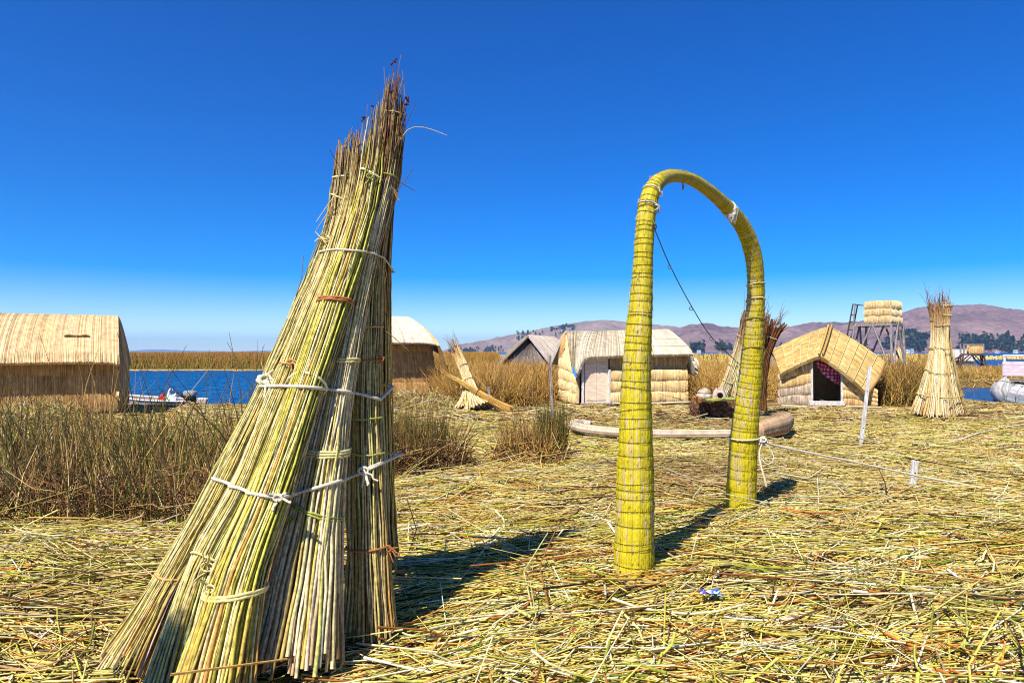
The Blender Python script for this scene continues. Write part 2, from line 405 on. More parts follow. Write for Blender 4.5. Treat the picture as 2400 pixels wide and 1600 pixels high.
def reeds_geo(n, pos_fn, h_rng, lean, bend, rad, pal, r, K=4, tip=(120, 84, 46), sides=3, outward=None):
    x, y = pos_fn(n)
    z = gz(x, y)-0.04
    h = r.uniform(*h_rng, n)*(0.65+0.35*np.sqrt(r.uniform(0, 1, n)))
    a = r.uniform(0, 2*np.pi, n); lm = np.abs(r.normal(0, lean, n))
    dx, dy = np.cos(a)*lm, np.sin(a)*lm
    if outward is not None:
        ox, oy, s = outward; vx, vy = x-ox, y-oy; q = np.hypot(vx, vy)+1e-6
        dx += vx/q*s*np.minimum(q, 1.5); dy += vy/q*s*np.minimum(q, 1.5)
    bm = r.normal(0, bend, n); b2 = r.normal(0, bend, n)
    t = np.linspace(0, 1, K)
    P = np.empty((n, K, 3))
    P[..., 0] = x[:, None]+(dx[:, None]*t+bm[:, None]*t**2)*h[:, None]
    P[..., 1] = y[:, None]+(dy[:, None]*t+b2[:, None]*t**2)*h[:, None]
    shrink = 1/np.sqrt(1+(dx+bm)**2+(dy+b2)**2)
    P[..., 2] = z[:, None]+t*(h*shrink)[:, None]
    R = rad*(1.05-0.75*t)[None]*r.uniform(0.7, 1.3, (n, 1))
    C = pick(pal, n, r)[:, None]*np.ones((1, K, 1))
    w = (t**3)[None, :, None]*r.uniform(0, 0.9, (n, 1, 1)); C = C*(1-w)+lin(tip)*w
    return tubes(P, R, sides, C)

def tangle_geo(n, pos_fn, h_rng, length, rad, pal, r, sides=3):
    """dead stalks folded over in all directions"""
    x, y = pos_fn(n); z = gz(x, y)+r.uniform(0, 1, n)**1.4*r.uniform(*h_rng, n)
    a = r.uniform(0, 2*np.pi, n); L = length*r.uniform(0.5, 1.4, n)
    t = np.linspace(-0.5, 0.5, 3)
    sl = r.normal(0, 0.55, n)
    P = np.empty((n, 3, 3))
    P[..., 0] = x[:, None]+np.cos(a)[:, None]*t*L[:, None]+r.normal(0, 0.03, (n, 3))
    P[..., 1] = y[:, None]+np.sin(a)[:, None]*t*L[:, None]+r.normal(0, 0.03, (n, 3))
    P[..., 2] = np.maximum(z[:, None]+sl[:, None]*t*L[:, None]+r.normal(0, 0.03, (n, 3)), gz(x, y)[:, None]+0.01)
    return tubes(P, np.full((n, 3), rad)*r.uniform(0.6, 1.3, (n, 1)), sides, pick(pal, n, r))

def blob(cx, cy, rx, ry, r, rot=0):
    def f(n):
        q = np.sqrt(r.uniform(0, 1, n)); a = r.uniform(0, 2*np.pi, n)
        x, y = rx*q*np.cos(a), ry*q*np.sin(a); c, s = math.cos(rot), math.sin(rot)
        return cx+c*x-s*y, cy+s*x+c*y
    return f

def poly_region(pts, r):
    pts = np.asarray(pts, float); lo, hi = pts.min(0), pts.max(0)
    def f(n):
        X, Y = [], []
        while sum(map(len, X)) < n:
            x = r.uniform(lo[0], hi[0], n*2); y = r.uniform(lo[1], hi[1], n*2)
            ins = np.zeros(len(x), bool)
            for i in range(len(pts)):
                ax, ay = pts[i]; bx, by = pts[(i+1) % len(pts)]
                ins ^= ((ay > y) != (by > y)) & (x < (bx-ax)*(y-ay)/((by-ay) or 1e-9)+ax)
            X.append(x[ins]); Y.append(y[ins])
        return np.concatenate(X)[:n], np.concatenate(Y)[:n]
    return f

def reeds_obj(name, label, cat, gs, kind=None, group=None):
    V, Q, C = cat_geo(gs)
    o = link(name, quad_mesh(name, V, Q, C), M_GREYWOOD if False else M_GRASS)
    return tag(o, label, cat if kind is None else None, group, kind)

r = np.random.default_rng(101)
# near reed bed on the left
reg = poly_region([(-8.6, 6.9), (-5.2, 6.35), (-3.6, 6.2), (-2.6, 6.3), (-1.9, 7.0), (-1.75, 9.0), (-2.2, 11.0), (-3.6, 12.2), (-6.0, 12.4), (-9.5, 12.0), (-11, 9.0)], r)
front = poly_region([(-8.6, 6.9), (-5.2, 6.35), (-3.6, 6.2), (-2.4, 6.3), (-2.2, 7.4), (-5, 7.6), (-9, 8.2)], r)
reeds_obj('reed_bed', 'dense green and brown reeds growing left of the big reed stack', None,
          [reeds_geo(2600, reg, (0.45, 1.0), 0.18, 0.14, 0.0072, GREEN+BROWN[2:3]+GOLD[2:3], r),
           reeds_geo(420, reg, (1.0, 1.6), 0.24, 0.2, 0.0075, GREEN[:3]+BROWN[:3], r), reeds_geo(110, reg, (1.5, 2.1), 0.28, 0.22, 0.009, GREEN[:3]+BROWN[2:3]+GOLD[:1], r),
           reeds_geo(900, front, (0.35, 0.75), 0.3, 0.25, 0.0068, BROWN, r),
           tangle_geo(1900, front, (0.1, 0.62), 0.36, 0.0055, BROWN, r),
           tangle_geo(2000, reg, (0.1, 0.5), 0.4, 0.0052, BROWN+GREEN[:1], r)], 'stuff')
# clumps in the middle ground
f1 = blob(-1.5, 9.6, 0.72, 0.7, r)
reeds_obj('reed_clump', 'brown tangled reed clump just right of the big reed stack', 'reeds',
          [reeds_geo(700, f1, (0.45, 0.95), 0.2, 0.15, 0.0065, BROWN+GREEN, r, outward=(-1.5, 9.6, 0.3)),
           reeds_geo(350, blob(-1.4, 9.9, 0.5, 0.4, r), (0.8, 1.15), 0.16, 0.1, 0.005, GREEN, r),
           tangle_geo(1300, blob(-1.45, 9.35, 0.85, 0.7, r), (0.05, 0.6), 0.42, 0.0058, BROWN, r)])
f2 = blob(0.28, 10.5, 0.45, 0.4, r)
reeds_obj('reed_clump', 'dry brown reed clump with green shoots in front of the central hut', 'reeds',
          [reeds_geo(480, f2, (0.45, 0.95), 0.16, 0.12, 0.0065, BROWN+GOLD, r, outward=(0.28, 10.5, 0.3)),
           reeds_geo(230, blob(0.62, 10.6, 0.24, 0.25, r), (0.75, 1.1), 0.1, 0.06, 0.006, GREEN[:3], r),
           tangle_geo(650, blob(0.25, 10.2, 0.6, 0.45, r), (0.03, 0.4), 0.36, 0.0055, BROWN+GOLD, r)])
f3 = blob(-2.6, 13.2, 0.7, 0.7, r)
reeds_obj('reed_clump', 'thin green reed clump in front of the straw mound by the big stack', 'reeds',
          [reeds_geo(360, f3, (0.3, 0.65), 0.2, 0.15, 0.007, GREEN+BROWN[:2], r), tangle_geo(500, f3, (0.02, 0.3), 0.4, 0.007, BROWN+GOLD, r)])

# golden reeds behind the huts
def gold_bed(label, pts, n, h, n_t=0, rad=0.011, pal=GOLD, clumps=0):
    reg = poly_region(pts, r)
    gs = [reeds_geo(n, reg, h, 0.3, 0.3, rad, pal, r, tip=(196, 146, 74))]
    if clumps:
        cx, cy = reg(clumps)
        for a, c in zip(cx, cy):
            k = r.uniform(0.6, 1.1)
            gs.append(reeds_geo(int(n/clumps*0.8), blob(a, c, k, k*0.8, r), (h[0]*1.0, h[1]*1.12), 0.3, 0.4, rad, pal, r, tip=(206, 156, 84), outward=(a, c, 0.4)))
    if n_t: gs.append(tangle_geo(n_t, reg, (0.1, h[1]*0.6), 0.7, rad, pal, r))
    reeds_obj('reed_bed', label, None, gs, 'stuff')

gold_bed('golden dry reeds between the tilted bundles and the central hut', [(-2.1, 20.4), (0.2, 19.5), (1.3, 21), (1.6, 25), (2.0, 30), (-3, 31), (-3.4, 26)], 5200, (0.9, 1.5), 1800, 0.012, GOLD+BROWN[:2], 14)
gold_bed('golden dry reeds right of the central hut', [(5.2, 21), (6.9, 20.2), (7.1, 23.2), (11.8, 23.4), (14, 30), (5, 30)], 4200, (0.9, 1.5), 1500, 0.012, GOLD, 12)
gold_bed('olive brown reeds between the small hut and the tall reed stack', [(10.8, 20.2), (12.0, 20.2), (13.5, 22.8), (17, 29), (15, 30), (12, 23)], 3000, (0.95, 1.5), 1800, 0.012, GOLD+GREEN+BROWN, 7)
gold_bed('golden reed island edge beyond the channel at right', [(20.5, 36), (24.5, 37.2), (46, 38.5), (48, 52), (46, 64), (30, 60), (24, 48)], 5200, (0.4, 0.8), 1200, 0.02, GOLD+GREEN[2:4], 14)
gold_bed('low golden reeds behind the central hut', [(-4, 32), (14, 31), (24, 36), (22, 48), (-2, 48)], 4200, (1.0, 1.55), 0, 0.02, GOLD, 12)

# reed marsh across the water on the left
def far_marsh():
    r = np.random.default_rng(55)
    gs = []
    for (d0, d1, n, rad) in ((71, 80, 9000, 0.03), (80, 110, 8000, 0.045), (110, 180, 7000, 0.08), (180, 420, 6000, 0.2)):
        d = r.uniform(d0, d1, n); s = r.uniform(-0.80, -0.02, n)
        x = s*d
        t = np.array((0, 0.5, 1.0)); h = r.uniform(1.35, 1.85, n)
        edge = np.clip((d-70.5)/2.0, 0.35, 1); h = h*edge*(1+0.13*noise2(x, d, 91, 3, 0.16))
        P = np.empty((n, 3, 3)); lx = r.normal(0, 0.2, n); ly = r.normal(0, 0.2, n)
        P[..., 0] = x[:, None]+lx[:, None]*t**1.5; P[..., 1] = d[:, None]+ly[:, None]*t**1.5; P[..., 2] = WATER_Z+t*h[:, None]
        lowc = pick([(120, 124, 52, 3), (98, 104, 44, 2), (150, 138, 70, 2)], n, r); hic = pick([(186, 130, 56, 3), (160, 104, 44, 2), (176, 144, 70, 2)], n, r)
        C = np.stack((lowc, lowc*0.55+hic*0.45, hic), 1)
        gs.append(tubes(P, rad*np.array((1.0, 0.9, 0.45))[None]*r.uniform(0.7, 1.3, (n, 1)), 3, C))
    V, Q, C = cat_geo(gs)
    o = link('reed_marsh', quad_mesh('reed_marsh', V, Q, C), M_GRASS); tag(o, 'tall reed marsh across the blue water on the left', None, None, 'stuff')
    # peat floor below the marsh
    pts = [(-62, 70.6), (-40, 70.2), (-20, 70.4), (-3, 70.8), (-3, 500), (-420, 500)]
    V = [(x, y, WATER_Z+0.12) for x, y in pts]+[(x, y-0.6, WATER_Z-0.3) for x, y in pts]
    nn = len(pts); f = [tuple(range(nn))]+[(i, (i+1) % nn, nn+(i+1) % nn, nn+i) for i in range(nn)]
    o = link('marsh_floor', poly_mesh('marsh_floor', V, f), mat_plain('marsh_peat', (178, 150, 96), 0.9, 0.1, 2.0, 0.3)); tag(o, 'pale straw edge of the far reed marsh', None, None, 'structure')
far_marsh()

# ------------------------------------------------------------------ straw litter on the ground
LIT = [(232, 214, 140, 6), (218, 204, 102, 5), (198, 186, 72, 3), (150, 146, 54, 0.9), (242, 230, 188, 3.6), (224, 160, 70, 1.5), (164, 104, 50, 0.9), (110, 84, 54, 1.0), (228, 194, 108, 3.4), (60, 45, 28, 1.4)]
LITFAR = [(234, 208, 146, 5), (222, 194, 116, 4), (200, 176, 90, 3), (240, 224, 178, 3), (188, 132, 74, 1.1), (130, 96, 54, 0.8), (192, 182, 84, 1.5), (70, 52, 32, 0.8)]
def flow(x, y):
    return 0.06+0.55*noise2(x, y, 41, 2, 0.35)+0.25*noise2(x, y, 43, 2, 1.1)

def litter(n, d0, d1, smax, L, rad, lift, pal, r, K=3, sides=3, wild=0.11, pad=0.0):
    d = np.sqrt(r.uniform(d0*d0, d1*d1, n)); x = r.uniform(-smax, smax, n)*d
    if pad: x = r.choice((-1, 1), n)*(smax*d+r.uniform(0, 1, n)*pad)
    ok = (shore_dist(x, d) > 0.25) & ~((x > 7.6) & (x < 9.9) & (d > 19.9) & (d < 22.4)) & ~((x < -2.0-0.12*(d-6.3)) & (d > 6.7) & (d < 12.0) & (x > -10)); x, d = x[ok], d[ok]; n = len(x)
    a = flow(x, d)+r.normal(0, 0.42, n)*np.clip(d/8, 1, 2)
    wl = r.uniform(0, 1, n) < wild; a = np.where(wl, r.uniform(0, np.pi, n), a)
    ln = L*np.exp(r.normal(0, 0.45, n))
    t = np.linspace(-0.5, 0.5, K)
    ca, sa = np.cos(a), np.sin(a); bend = r.normal(0, 0.07, n)*ln
    P = np.empty((n, K, 3))
    P[..., 0] = x[:, None]+ca[:, None]*t*ln[:, None]-sa[:, None]*(bend[:, None]*(1-4*t**2))
    P[..., 1] = d[:, None]+sa[:, None]*t*ln[:, None]+ca[:, None]*(bend[:, None]*(1-4*t**2))
    base = gz(P[..., 0].ravel(), P[..., 1].ravel()).reshape(n, K)
    lz = r.uniform(0, 1, n)**1.3*lift
    tilt = r.normal(0, 0.045, n)+np.where(wl, r.normal(0, 0.10, n), 0)
    P[..., 2] = base+lz[:, None]+rad+np.abs(tilt[:, None])*ln[:, None]*0.5+tilt[:, None]*t*ln[:, None]
    R = rad*r.uniform(0.5, 1.35, n)[:, None]*(1.0-0.35*(t+0.5))[None]
    C = pick(pal, n, r)
    pt = np.clip(noise2(x, d, 47, 3, 0.42)*0.9-0.25+r.normal(0, 0.22, n), 0, 0.75)[:, None]
    C = C*(1-pt)+pick(BROWN+[(176, 140, 112, 3)], n, r)*pt
    return tubes(P, R, sides, C)

r = np.random.default_rng(202)
near = [litter(14500, 1.6, 4.4, 1.0, 0.50, 0.0064, 0.065, LIT, r, 3, 3),
        litter(15500, 4.4, 6.6, 0.9, 0.52, 0.0066, 0.065, LIT, r, 3, 3),
        litter(25000, 6.6, 10.5, 0.85, 0.50, 0.0070, 0.062, LIT+LITFAR, r, 3, 3)]
V, Q, C = cat_geo(near)
o = link('straw_litter', quad_mesh('straw_litter', V, Q, C), M_LITTER); tag(o, 'loose cut reed straw strewn over the near ground', None, None, 'stuff')
far = [litter(24000, 10.5, 16, 0.82, 0.44, 0.0105, 0.05, LITFAR+LIT[:3], r, 2, 3),
       litter(22000, 16, 26, 0.82, 0.5, 0.015, 0.06, LITFAR, r, 2, 3), litter(9000, 24, 40, 0.85, 0.6, 0.024, 0.08, LITFAR, r, 2, 3)]
# shaggy mounds of straw
for (mx, my, rr, num) in ((-3.0, 19.4, 1.3, 2200), (-10.0, 14.2, 1.4, 1600), (-2.2, 19.0, 1.0, 900)):
    far.append(tangle_geo(num, blob(mx, my, rr, rr*0.8, r), (0.02, 0.10), 0.38, 0.006, LITFAR+BROWN[:2], r))
far.append(litter(16000, 0.4, 13, 0.9, 0.5, 0.0085, 0.065, LIT+LITFAR, r, 2, 3, pad=4.0))
V, Q, C = cat_geo(far)
o = link('straw_litter', quad_mesh('straw_litter', V, Q, C), M_LITTER); tag(o, 'golden trampled straw on the ground by the huts', None, None, 'stuff')

# the largest loose stalks, one by one
def loose_stalks():
    r = np.random.default_rng(77); variants = []
    pals = [(226, 214, 150), (206, 204, 92), (150, 156, 48), (204, 130, 52), (128, 82, 46), (238, 232, 204), (216, 206, 150), (196, 186, 76), (224, 190, 96), (236, 226, 180), (214, 208, 120), (120, 134, 40), (240, 226, 170), (180, 150, 110)]
    for i, c in enumerate(pals):
        K = 6; t = np.linspace(-0.5, 0.5, K)
        b1, b2 = r.normal(0, 0.12), abs(r.normal(0, 0.05))
        P = np.stack((t, b1*(1-4*t*t)+r.normal(0, 0.006, K), b2*(4*t*t)+0.0*t), -1)[None]
        kink = r.uniform(0, 1) < 0.35
        if kink: P[0, 4:, 1] += np.array((0.05, 0.16))*r.choice((-1, 1))
        cc = lin(c)*np.linspace(1.0, r.uniform(0.6, 1.1), K)[:, None]
        V, Q, C = tubes(P, np.full((1, K), 0.011)*(1-0.4*(t+0.5)), 6, cc[None])
        variants.append(quad_mesh('reed_stalk', V, Q, C)); variants[-1].materials.append(M_LITTER)
    for i in range(270):
        d = 2.7+4.2*r.uniform(0, 1)**1.5; x = r.uniform(-0.78, 0.82)*d
        if (-2.2 < x < -0.55 and d < 4.6 and x > -0.7*d): x = r.uniform(-0.4, 0.8)*d
        me = variants[r.integers(len(variants))]
        L = r.uniform(0.3, 0.85); a = flow(np.array([x]), np.array([d]))[0]+r.normal(0, 0.55)
        o = bpy.data.objects.new('reed_stalk', me); COL.objects.link(o); o.parent = ground
        o.location = (x, d, g1(x, d)+0.078+r.uniform(0, 0.015)); o.rotation_euler = (0, r.normal(0, 0.05), a+(math.pi if r.uniform() < 0.5 else 0)); k = r.uniform(0.55, 0.95)
        if i % 7 == 0: o.rotation_euler[1] = r.choice((-1, 1))*r.uniform(0.35, 1.2); L = r.uniform(0.16, 0.3); o.location[2] += 0.01
        o.scale = (L, k, k)
loose_stalks()

# ------------------------------------------------------------------ tied reed bundles
def shell_offsets(n1, n2, n3, r):
    out = []
    for n, rho in ((n1, 1.0), (n2, 0.86), (n3, 0.66), (max(n3//3, 3), 0.33)):
        a = np.arange(n)*2*np.pi/n+r.uniform(0, 6.28)+r.normal(0, 0.02, n)
        q = rho*(1+r.normal(0, 0.035, n)); out.append(np.stack((q*np.cos(a), q*np.sin(a)), -1))
    return np.concatenate(out)

class Bundle:
    def __init__(self, ctrl, n=300):
        c = curve_pts([(*D(u, v, d), rr, v) for u, v, d, rr in ctrl], n)
        self.P = c[:, :3]; self.R = np.maximum(c[:, 3], 0.02); self.v = c[:, 4]
        T = np.gradient(self.P, axis=0); T /= np.linalg.norm(T, axis=1, keepdims=True)
        self.E1 = np.cross(T, (0, 1.0, 0)); self.E1 /= np.linalg.norm(self.E1, axis=1, keepdims=True)   # screen-right-ish
        self.E2 = np.cross(self.E1, T); self.T = T                                                  # towards / away from camera
    def at(self, v): return int(np.argmin(np.abs(self.v-v)))

def bundle_stalks(B, pal, r, nshell=(60, 48, 26), K=14, top_rng=(0.8, 1.0), top_col=(112, 70, 34), foot_col=(190, 130, 70), jit=0.004, krad=0.046, top_from=0.72, flare=0.25, minrad=0.0022):
    off = shell_offsets(*nshell, r); N = len(off)
    t1 = r.uniform(*top_rng, N); t0 = np.clip(r.uniform(-0.0, 0.035, N), 0, 1)
    s = t0[:, None]+(t1-t0)[:, None]*np.linspace(0, 1, K)[None]
    fi = s*(len(B.P)-1); i0 = np.clip(fi.astype(int), 0, len(B.P)-2); f = (fi-i0)[..., None]
    g = lambda A: A[i0]*(1-f)+A[i0+1]*f
    P, E1, E2 = g(B.P), g(B.E1), g(B.E2); R = g(B.R[:, None])
    fl = 1+flare*np.clip(1-s/0.16, 0, 1)[..., None]**1.5*(0.7+r.uniform(0, 0.6, (N, 1, 1)))
    spread = 1+np.clip((s-0.86)/0.14, 0, 1)[..., None]*r.normal(0.05, 0.35, (N, 1, 1))
    P = P+(E1*off[:, None, :1]+E2*off[:, None, 1:])*R*fl*spread
    P += r.normal(0, jit, (N, K, 3))*np.array((1, 1, 0.2))
    rad = np.maximum(krad*R[..., 0]*r.uniform(0.75, 1.2, (N, 1)), minrad)
    base = pick(pal, N, r)
    C = np.repeat(base[:, None], K, 1)
    w = np.clip((s-top_from+r.normal(0, 0.06, (N, 1)))/0.2, 0, 1)[..., None]*r.uniform(0.55, 1.0, (N, 1, 1)); C = C*(1-w)+lin(top_col)*r.uniform(0.6, 1.5, (N, 1, 1))*w
    w = (np.clip(1-s/0.22, 0, 1)**1.2)[..., None]*r.uniform(0, 0.8, (N, 1, 1))*(r.uniform(0, 1, (N, 1, 1)) < 0.6); C = C*(1-w)+lin(foot_col)*r.uniform(0.5, 1.3, (N, 1, 1))*w
    return P, rad, C, off

def loop_tube(center, e1, e2, r1, r2, rad, K=40, wob=0.0, rr=None, col=(220, 205, 150), flat=1.0, sides=6):
    a = np.arange(K)*2*np.pi/K
    P = center+np.outer(np.cos(a)*r1, e1)+np.outer(np.sin(a)*r2, e2)
    if wob: P = P+rr.normal(0, wob, P.shape)
    V, Q, C = tubes(P[None], np.full((1, K), rad), sides, lin(col)[None], closed=True, flat=flat)
    return V, Q, C

def knot_geo(p, size, rad, col, r, n=5):
    gs = []
    for k in range(n):
        a = r.uniform(0, 6.28); dd = np.array((math.cos(a), -0.35, math.sin(a)*0.8)); K = 6; t = np.linspace(-0.3, 1, K)[:, None]
        P = p+dd*size*t+np.array((0, 0, -0.25))*size*t**2*r.uniform(0, 1)+r.normal(0, size*0.05, (K, 3))
        gs.append(tubes(P[None], np.full((1, K), rad), 5, (lin(col)*r.uniform(0.7, 1.15))[None]))
    a = np.arange(14)*2*np.pi/14
    P = p+np.stack((np.cos(a)*size*0.3, -0.01+0*a, np.sin(a)*size*0.22), -1)
    gs.append(tubes(P[None], np.full((1, 14), rad*1.2), 5, lin(col)[None], closed=True))
    return cat_geo(gs)

def mk(name, geo, mat, parent=None, smooth=True):
    V, Q, C = geo
    return link(name, quad_mesh(name, V, Q, C, smooth), mat, parent)

# ---- the big stack in the foreground
BIG = {
 'a': [(292, 1545, 3.43, .13), (401, 1323, 3.58, .085), (517, 1113, 3.72, .085), (623, 891, 3.87, .073), (757, 577, 4.05, .07), (787, 430, 4.12, .058), (796, 318, 4.15, .058)],
 'b': [(400, 1625, 3.2, .13), (468, 1323, 3.42, .09), (574, 1113, 3.58, .082), (660, 891, 3.75, .078), (782, 577, 3.98, .072), (818, 430, 4.08, .065), (832, 300, 4.1, .06)],
 'c': [(478, 1640, 3.1, .165), (550, 1323, 3.32, .125), (628, 1113, 3.5, .105), (704, 891, 3.68, .092), (806, 590, 3.9, .085), (850, 430, 4.02, .072), (868, 300, 4.1, .06), (876, 240, 4.1, .05)],
 'd': [(680, 1545, 3.48, .21), (708, 1323, 3.62, .175), (737, 1113, 3.72, .128), (776, 891, 3.83, .088), (838, 577, 3.98, .078), (878, 420, 4.08, .072), (893, 290, 4.1, .06), (900, 190, 4.12, .04)],
 'e': [(850, 1462, 3.9, .135), (848, 1323, 3.93, .118), (842, 1113, 3.98, .106), (839, 891, 4.02, .09), (851, 577, 4.08, .082), (882, 430, 4.12, .078), (900, 300, 4.13, .07), (910, 160, 4.14, .035)],
 'f': [(862, 1300, 5.0, .15), (856, 900, 4.5, .12), (862, 577, 4.2, .095), (895, 300, 4.15, .06)],
 'g': [(592, 1345, 4.65, .15), (715, 900, 4.35, .12), (795, 577, 4.2, .09), (848, 320, 4.18, .06)],
}
PALE = [(232, 214, 150, 6), (214, 198, 112, 3.5), (238, 224, 180, 4.5), (188, 172, 88, 1.8), (150, 138, 66, 1.2), (198, 156, 90, 1.2), (120, 92, 52, 0.5)]
YGREEN = [(220, 206, 116, 5), (204, 190, 82, 3.8), (232, 214, 156, 4.5), (164, 150, 62, 2), (130, 120, 50, 1.2), (192, 144, 74, 0.8), (112, 88, 48, 0.5)]
TAN = [(228, 208, 154, 5), (238, 224, 182, 3), (210, 186, 124, 3), (198, 186, 102, 2), (184, 142, 84, 1.1), (146, 126, 72, 1)]
OLIVE = [(196, 180, 110, 4), (168, 152, 82, 3), (214, 194, 134, 3.5), (140, 120, 64, 2), (200, 168, 88, 2), (120, 84, 46, 1.8)]
PALS = {'a': PALE, 'b': PALE, 'c': YGREEN, 'd': TAN, 'e': OLIVE, 'f': OLIVE, 'g': PALE}
r = np.random.default_rng(303)
stack = empty('reed_stack', (-1.15, 3.7, 0)); tag(stack, 'huge leaning cone of tied reed bundles in the left foreground', 'reed stack')
BB = {k: Bundle(v) for k, v in BIG.items()}
LABB = {'a': 'pale bundle at the left edge of the cone', 'b': 'pale bundle second from the left', 'c': 'yellow green bundle at the front of the cone', 'd': 'tan bundle with a splayed foot', 'e': 'olive brown upright bundle at the right edge'}
for k, B in BB.items():
    frontal = k in 'abcde'
    P, rad, C, off = bundle_stalks(B, PALS[k], r, (60, 50, 26), K=18, krad=0.048, jit=0.004, top_rng=((0.9, 1.0) if k in 'ab' else (0.78, 1.0)), flare=0.22 if k in 'ab' else 0.12,
                                   top_from={'a': 0.74, 'b': 0.76, 'c': 0.76, 'd': 0.66}.get(k, 0.6))
    score = off[:, 1]                      # E2 points towards the camera when negative or positive: test below
    cam_side = np.sign((B.E2*(np.array((0, 0, 1.6))-B.P)).sum(1).mean())
    order = np.argsort(-(off[:, 1]*cam_side+0.15*np.abs(off[:, 0])*(np.hypot(off[:, 0], off[:, 1]) > 0.9)))
    chosen = order[:56] if frontal else order[:0]
    rest = np.setdiff1d(np.arange(len(off)), chosen)
    part = mk('reed_bundle', tubes(P[rest], rad[rest], 5, C[rest]), M_REED, stack); part['kind'] = 'stuff'
    if k in LABB: part['label'] = LABB[k]
    for i in chosen:
        mk('stalk', tubes(P[i:i+1], rad[i:i+1], 6, C[i:i+1]), M_REED, part)

def front_hit(u, v, push=0.006):
    dirv = D(u, v, 1.0)-np.array((0, 0, CAM_H)); dirv /= np.linalg.norm(dirv); o = np.array((0, 0, CAM_H)); best = None
    for k in 'abcde':
        B = BB[k]; w_ = B.P-o; pr = w_@dirv; dist = np.linalg.norm(w_-np.outer(pr, dirv), axis=1)
        ok = dist < B.R*1.04
        if ok.any():
            dep = (pr-np.sqrt(np.maximum((B.R*1.04)**2-dist**2, 0)))[ok].min()
            best = dep if best is None else min(best, dep)
    return None if best is None else o+dirv*(best-push)

def stack_rope(pts, back, rad, mat, name='rope', col=(234, 224, 198)):
    fp = []
    uv = curve_pts([(a, b, 0) for a, b in pts], 60)
    for u, v, _ in uv:
        h = front_hit(u, v)
        if h is not None: fp.append(h)
    fp = np.array(fp); sm = fp.copy()
    for _ in range(3): sm[1:-1] = np.minimum((sm[:-2]+sm[2:])/2*1.0, 9)*0.5+sm[1:-1]*0.5
    sm[:, 1] = np.minimum(sm[:, 1], fp[:, 1])
    L = np.vstack((sm, np.array(back)))
    V, Q, C = tubes(L[None], np.full((1, len(L)), rad), 7, lin(col)[None], closed=True)
    return mk(name, (V, Q, C), mat, stack)

stack_rope([(489, 1098), (530, 1112), (580, 1132), (640, 1142), (690, 1130), (760, 1110), (820, 1090), (876, 1064)], [(-0.7, 4.35, 0.95), (-1.0, 4.75, 0.9), (-1.5, 4.6, 0.85), (-1.75, 4.1, 0.82)], 0.0098, M_ROPE)
stack_rope([(597, 887), (640, 886), (700, 888), (760, 894), (820, 903), (874, 917)], [(-0.75, 4.3, 1.38), (-1.0, 4.55, 1.42), (-1.35, 4.3, 1.42)], 0.0098, M_ROPE)
stack_rope([(733, 578), (770, 573), (810, 575), (850, 580), (882, 592)], [(-0.74, 4.3, 2.1), (-0.95, 4.32, 2.14)], 0.006, M_ROPE)
stack_rope([(830, 1085), (850, 1072), (880, 1060)], [(-0.72, 4.25, 0.95), (-0.85, 4.2, 0.9)], 0.006, M_ROPE)

def tie(k, v, col, rad=0.008, tilt=0.0, dip=0.0, n=1, knot=None, ksize=0.07):
    B = BB[k]; i = B.at(v)
    for q in range(n):
        c = B.P[i]+B.T[i]*0.014*q; e1 = B.E1[i]*math.cos(tilt)+B.T[i]*math.sin(tilt); e2 = B.E2[i]*math.cos(dip)+B.T[i]*math.sin(dip)
        mk('reed_tie', loop_tube(c, e1, e2, B.R[i]*1.07+rad*0.4, B.R[i]*1.07+rad*0.4, rad, 36, 0.0015, r, col), M_BAND, stack)
    if knot is not None:
        p = front_hit(*knot, 0.012)
        if p is not None: mk('knot', knot_geo(p, ksize, rad*0.55, col, r), M_BAND, stack)
YEL = (226, 210, 140); ORG = (206, 160, 92); RED = (176, 112, 62); GRN = (170, 172, 80); CRM = (236, 226, 180)
tie('a', 1315, ORG, 0.008, -0.25, 0.35); tie('b', 1290, YEL, 0.007, 0.1, -0.2, 1, (478, 1300), 0.1); tie('c', 1362, YEL, 0.009, -0.2, 0.3, 2, (484, 1350), 0.08)
tie('d', 1040, YEL, 0.008, -0.05, 0.25, 3); tie('d', 1170, GRN, 0.0055, 0.25, 0.15, 2, (668, 1190), 0.06); tie('c', 884, CRM, 0.008, -0.1, -0.5); tie('d', 830, YEL, 0.006, -0.12, 0.2, 2)
tie('c', 697, RED, 0.008, -0.2, 0.1, 2); tie('e', 752, ORG, 0.006, -0.05, 0.1, 1, (880, 757), 0.07); tie('e', 828, RED, 0.006, 0, 0.1, 1, (874, 824), 0.07); tie('e', 955, GRN, 0.005, 0, 0.1)
tie('e', 1035, GRN, 0.006, 0.1, 0.15); tie('e', 1250, RED, 0.007, 0, 0.1, 1, (890, 1258), 0.08); tie('a', 880, CRM, 0.013, -0.1, 0.3, 2, (612, 870), 0.1); tie('b', 840, ORG, 0.007, -0.1, 0.1, 1, (668, 830), 0.06)
tie('a', 460, YEL, 0.006, 0.35, 0.1); tie('a', 410, CRM, 0.006, -0.1, 0.2); tie('c', 405, CRM, 0.007, 0.4, 0.2); tie('d', 398, GRN, 0.006, 0.2, 0.3, 1, (850, 405), 0.06); tie('e', 442, CRM, 0.007, 0.1, -0.4); tie('e', 262, YEL, 0.003, 0.05, 0.1)
tie('a', 556, YEL, 0.006, 0.2, 0.2, 1, (752, 550), 0.07)
mk('knot', knot_geo(front_hit(640, 1142, 0.02), 0.07, 0.007, (234, 224, 198), r, 4), M_ROPE, stack); mk('knot', knot_geo(front_hit(836, 1080, 0.02), 0.09, 0.006, (234, 224, 198), r, 4), M_ROPE, stack)

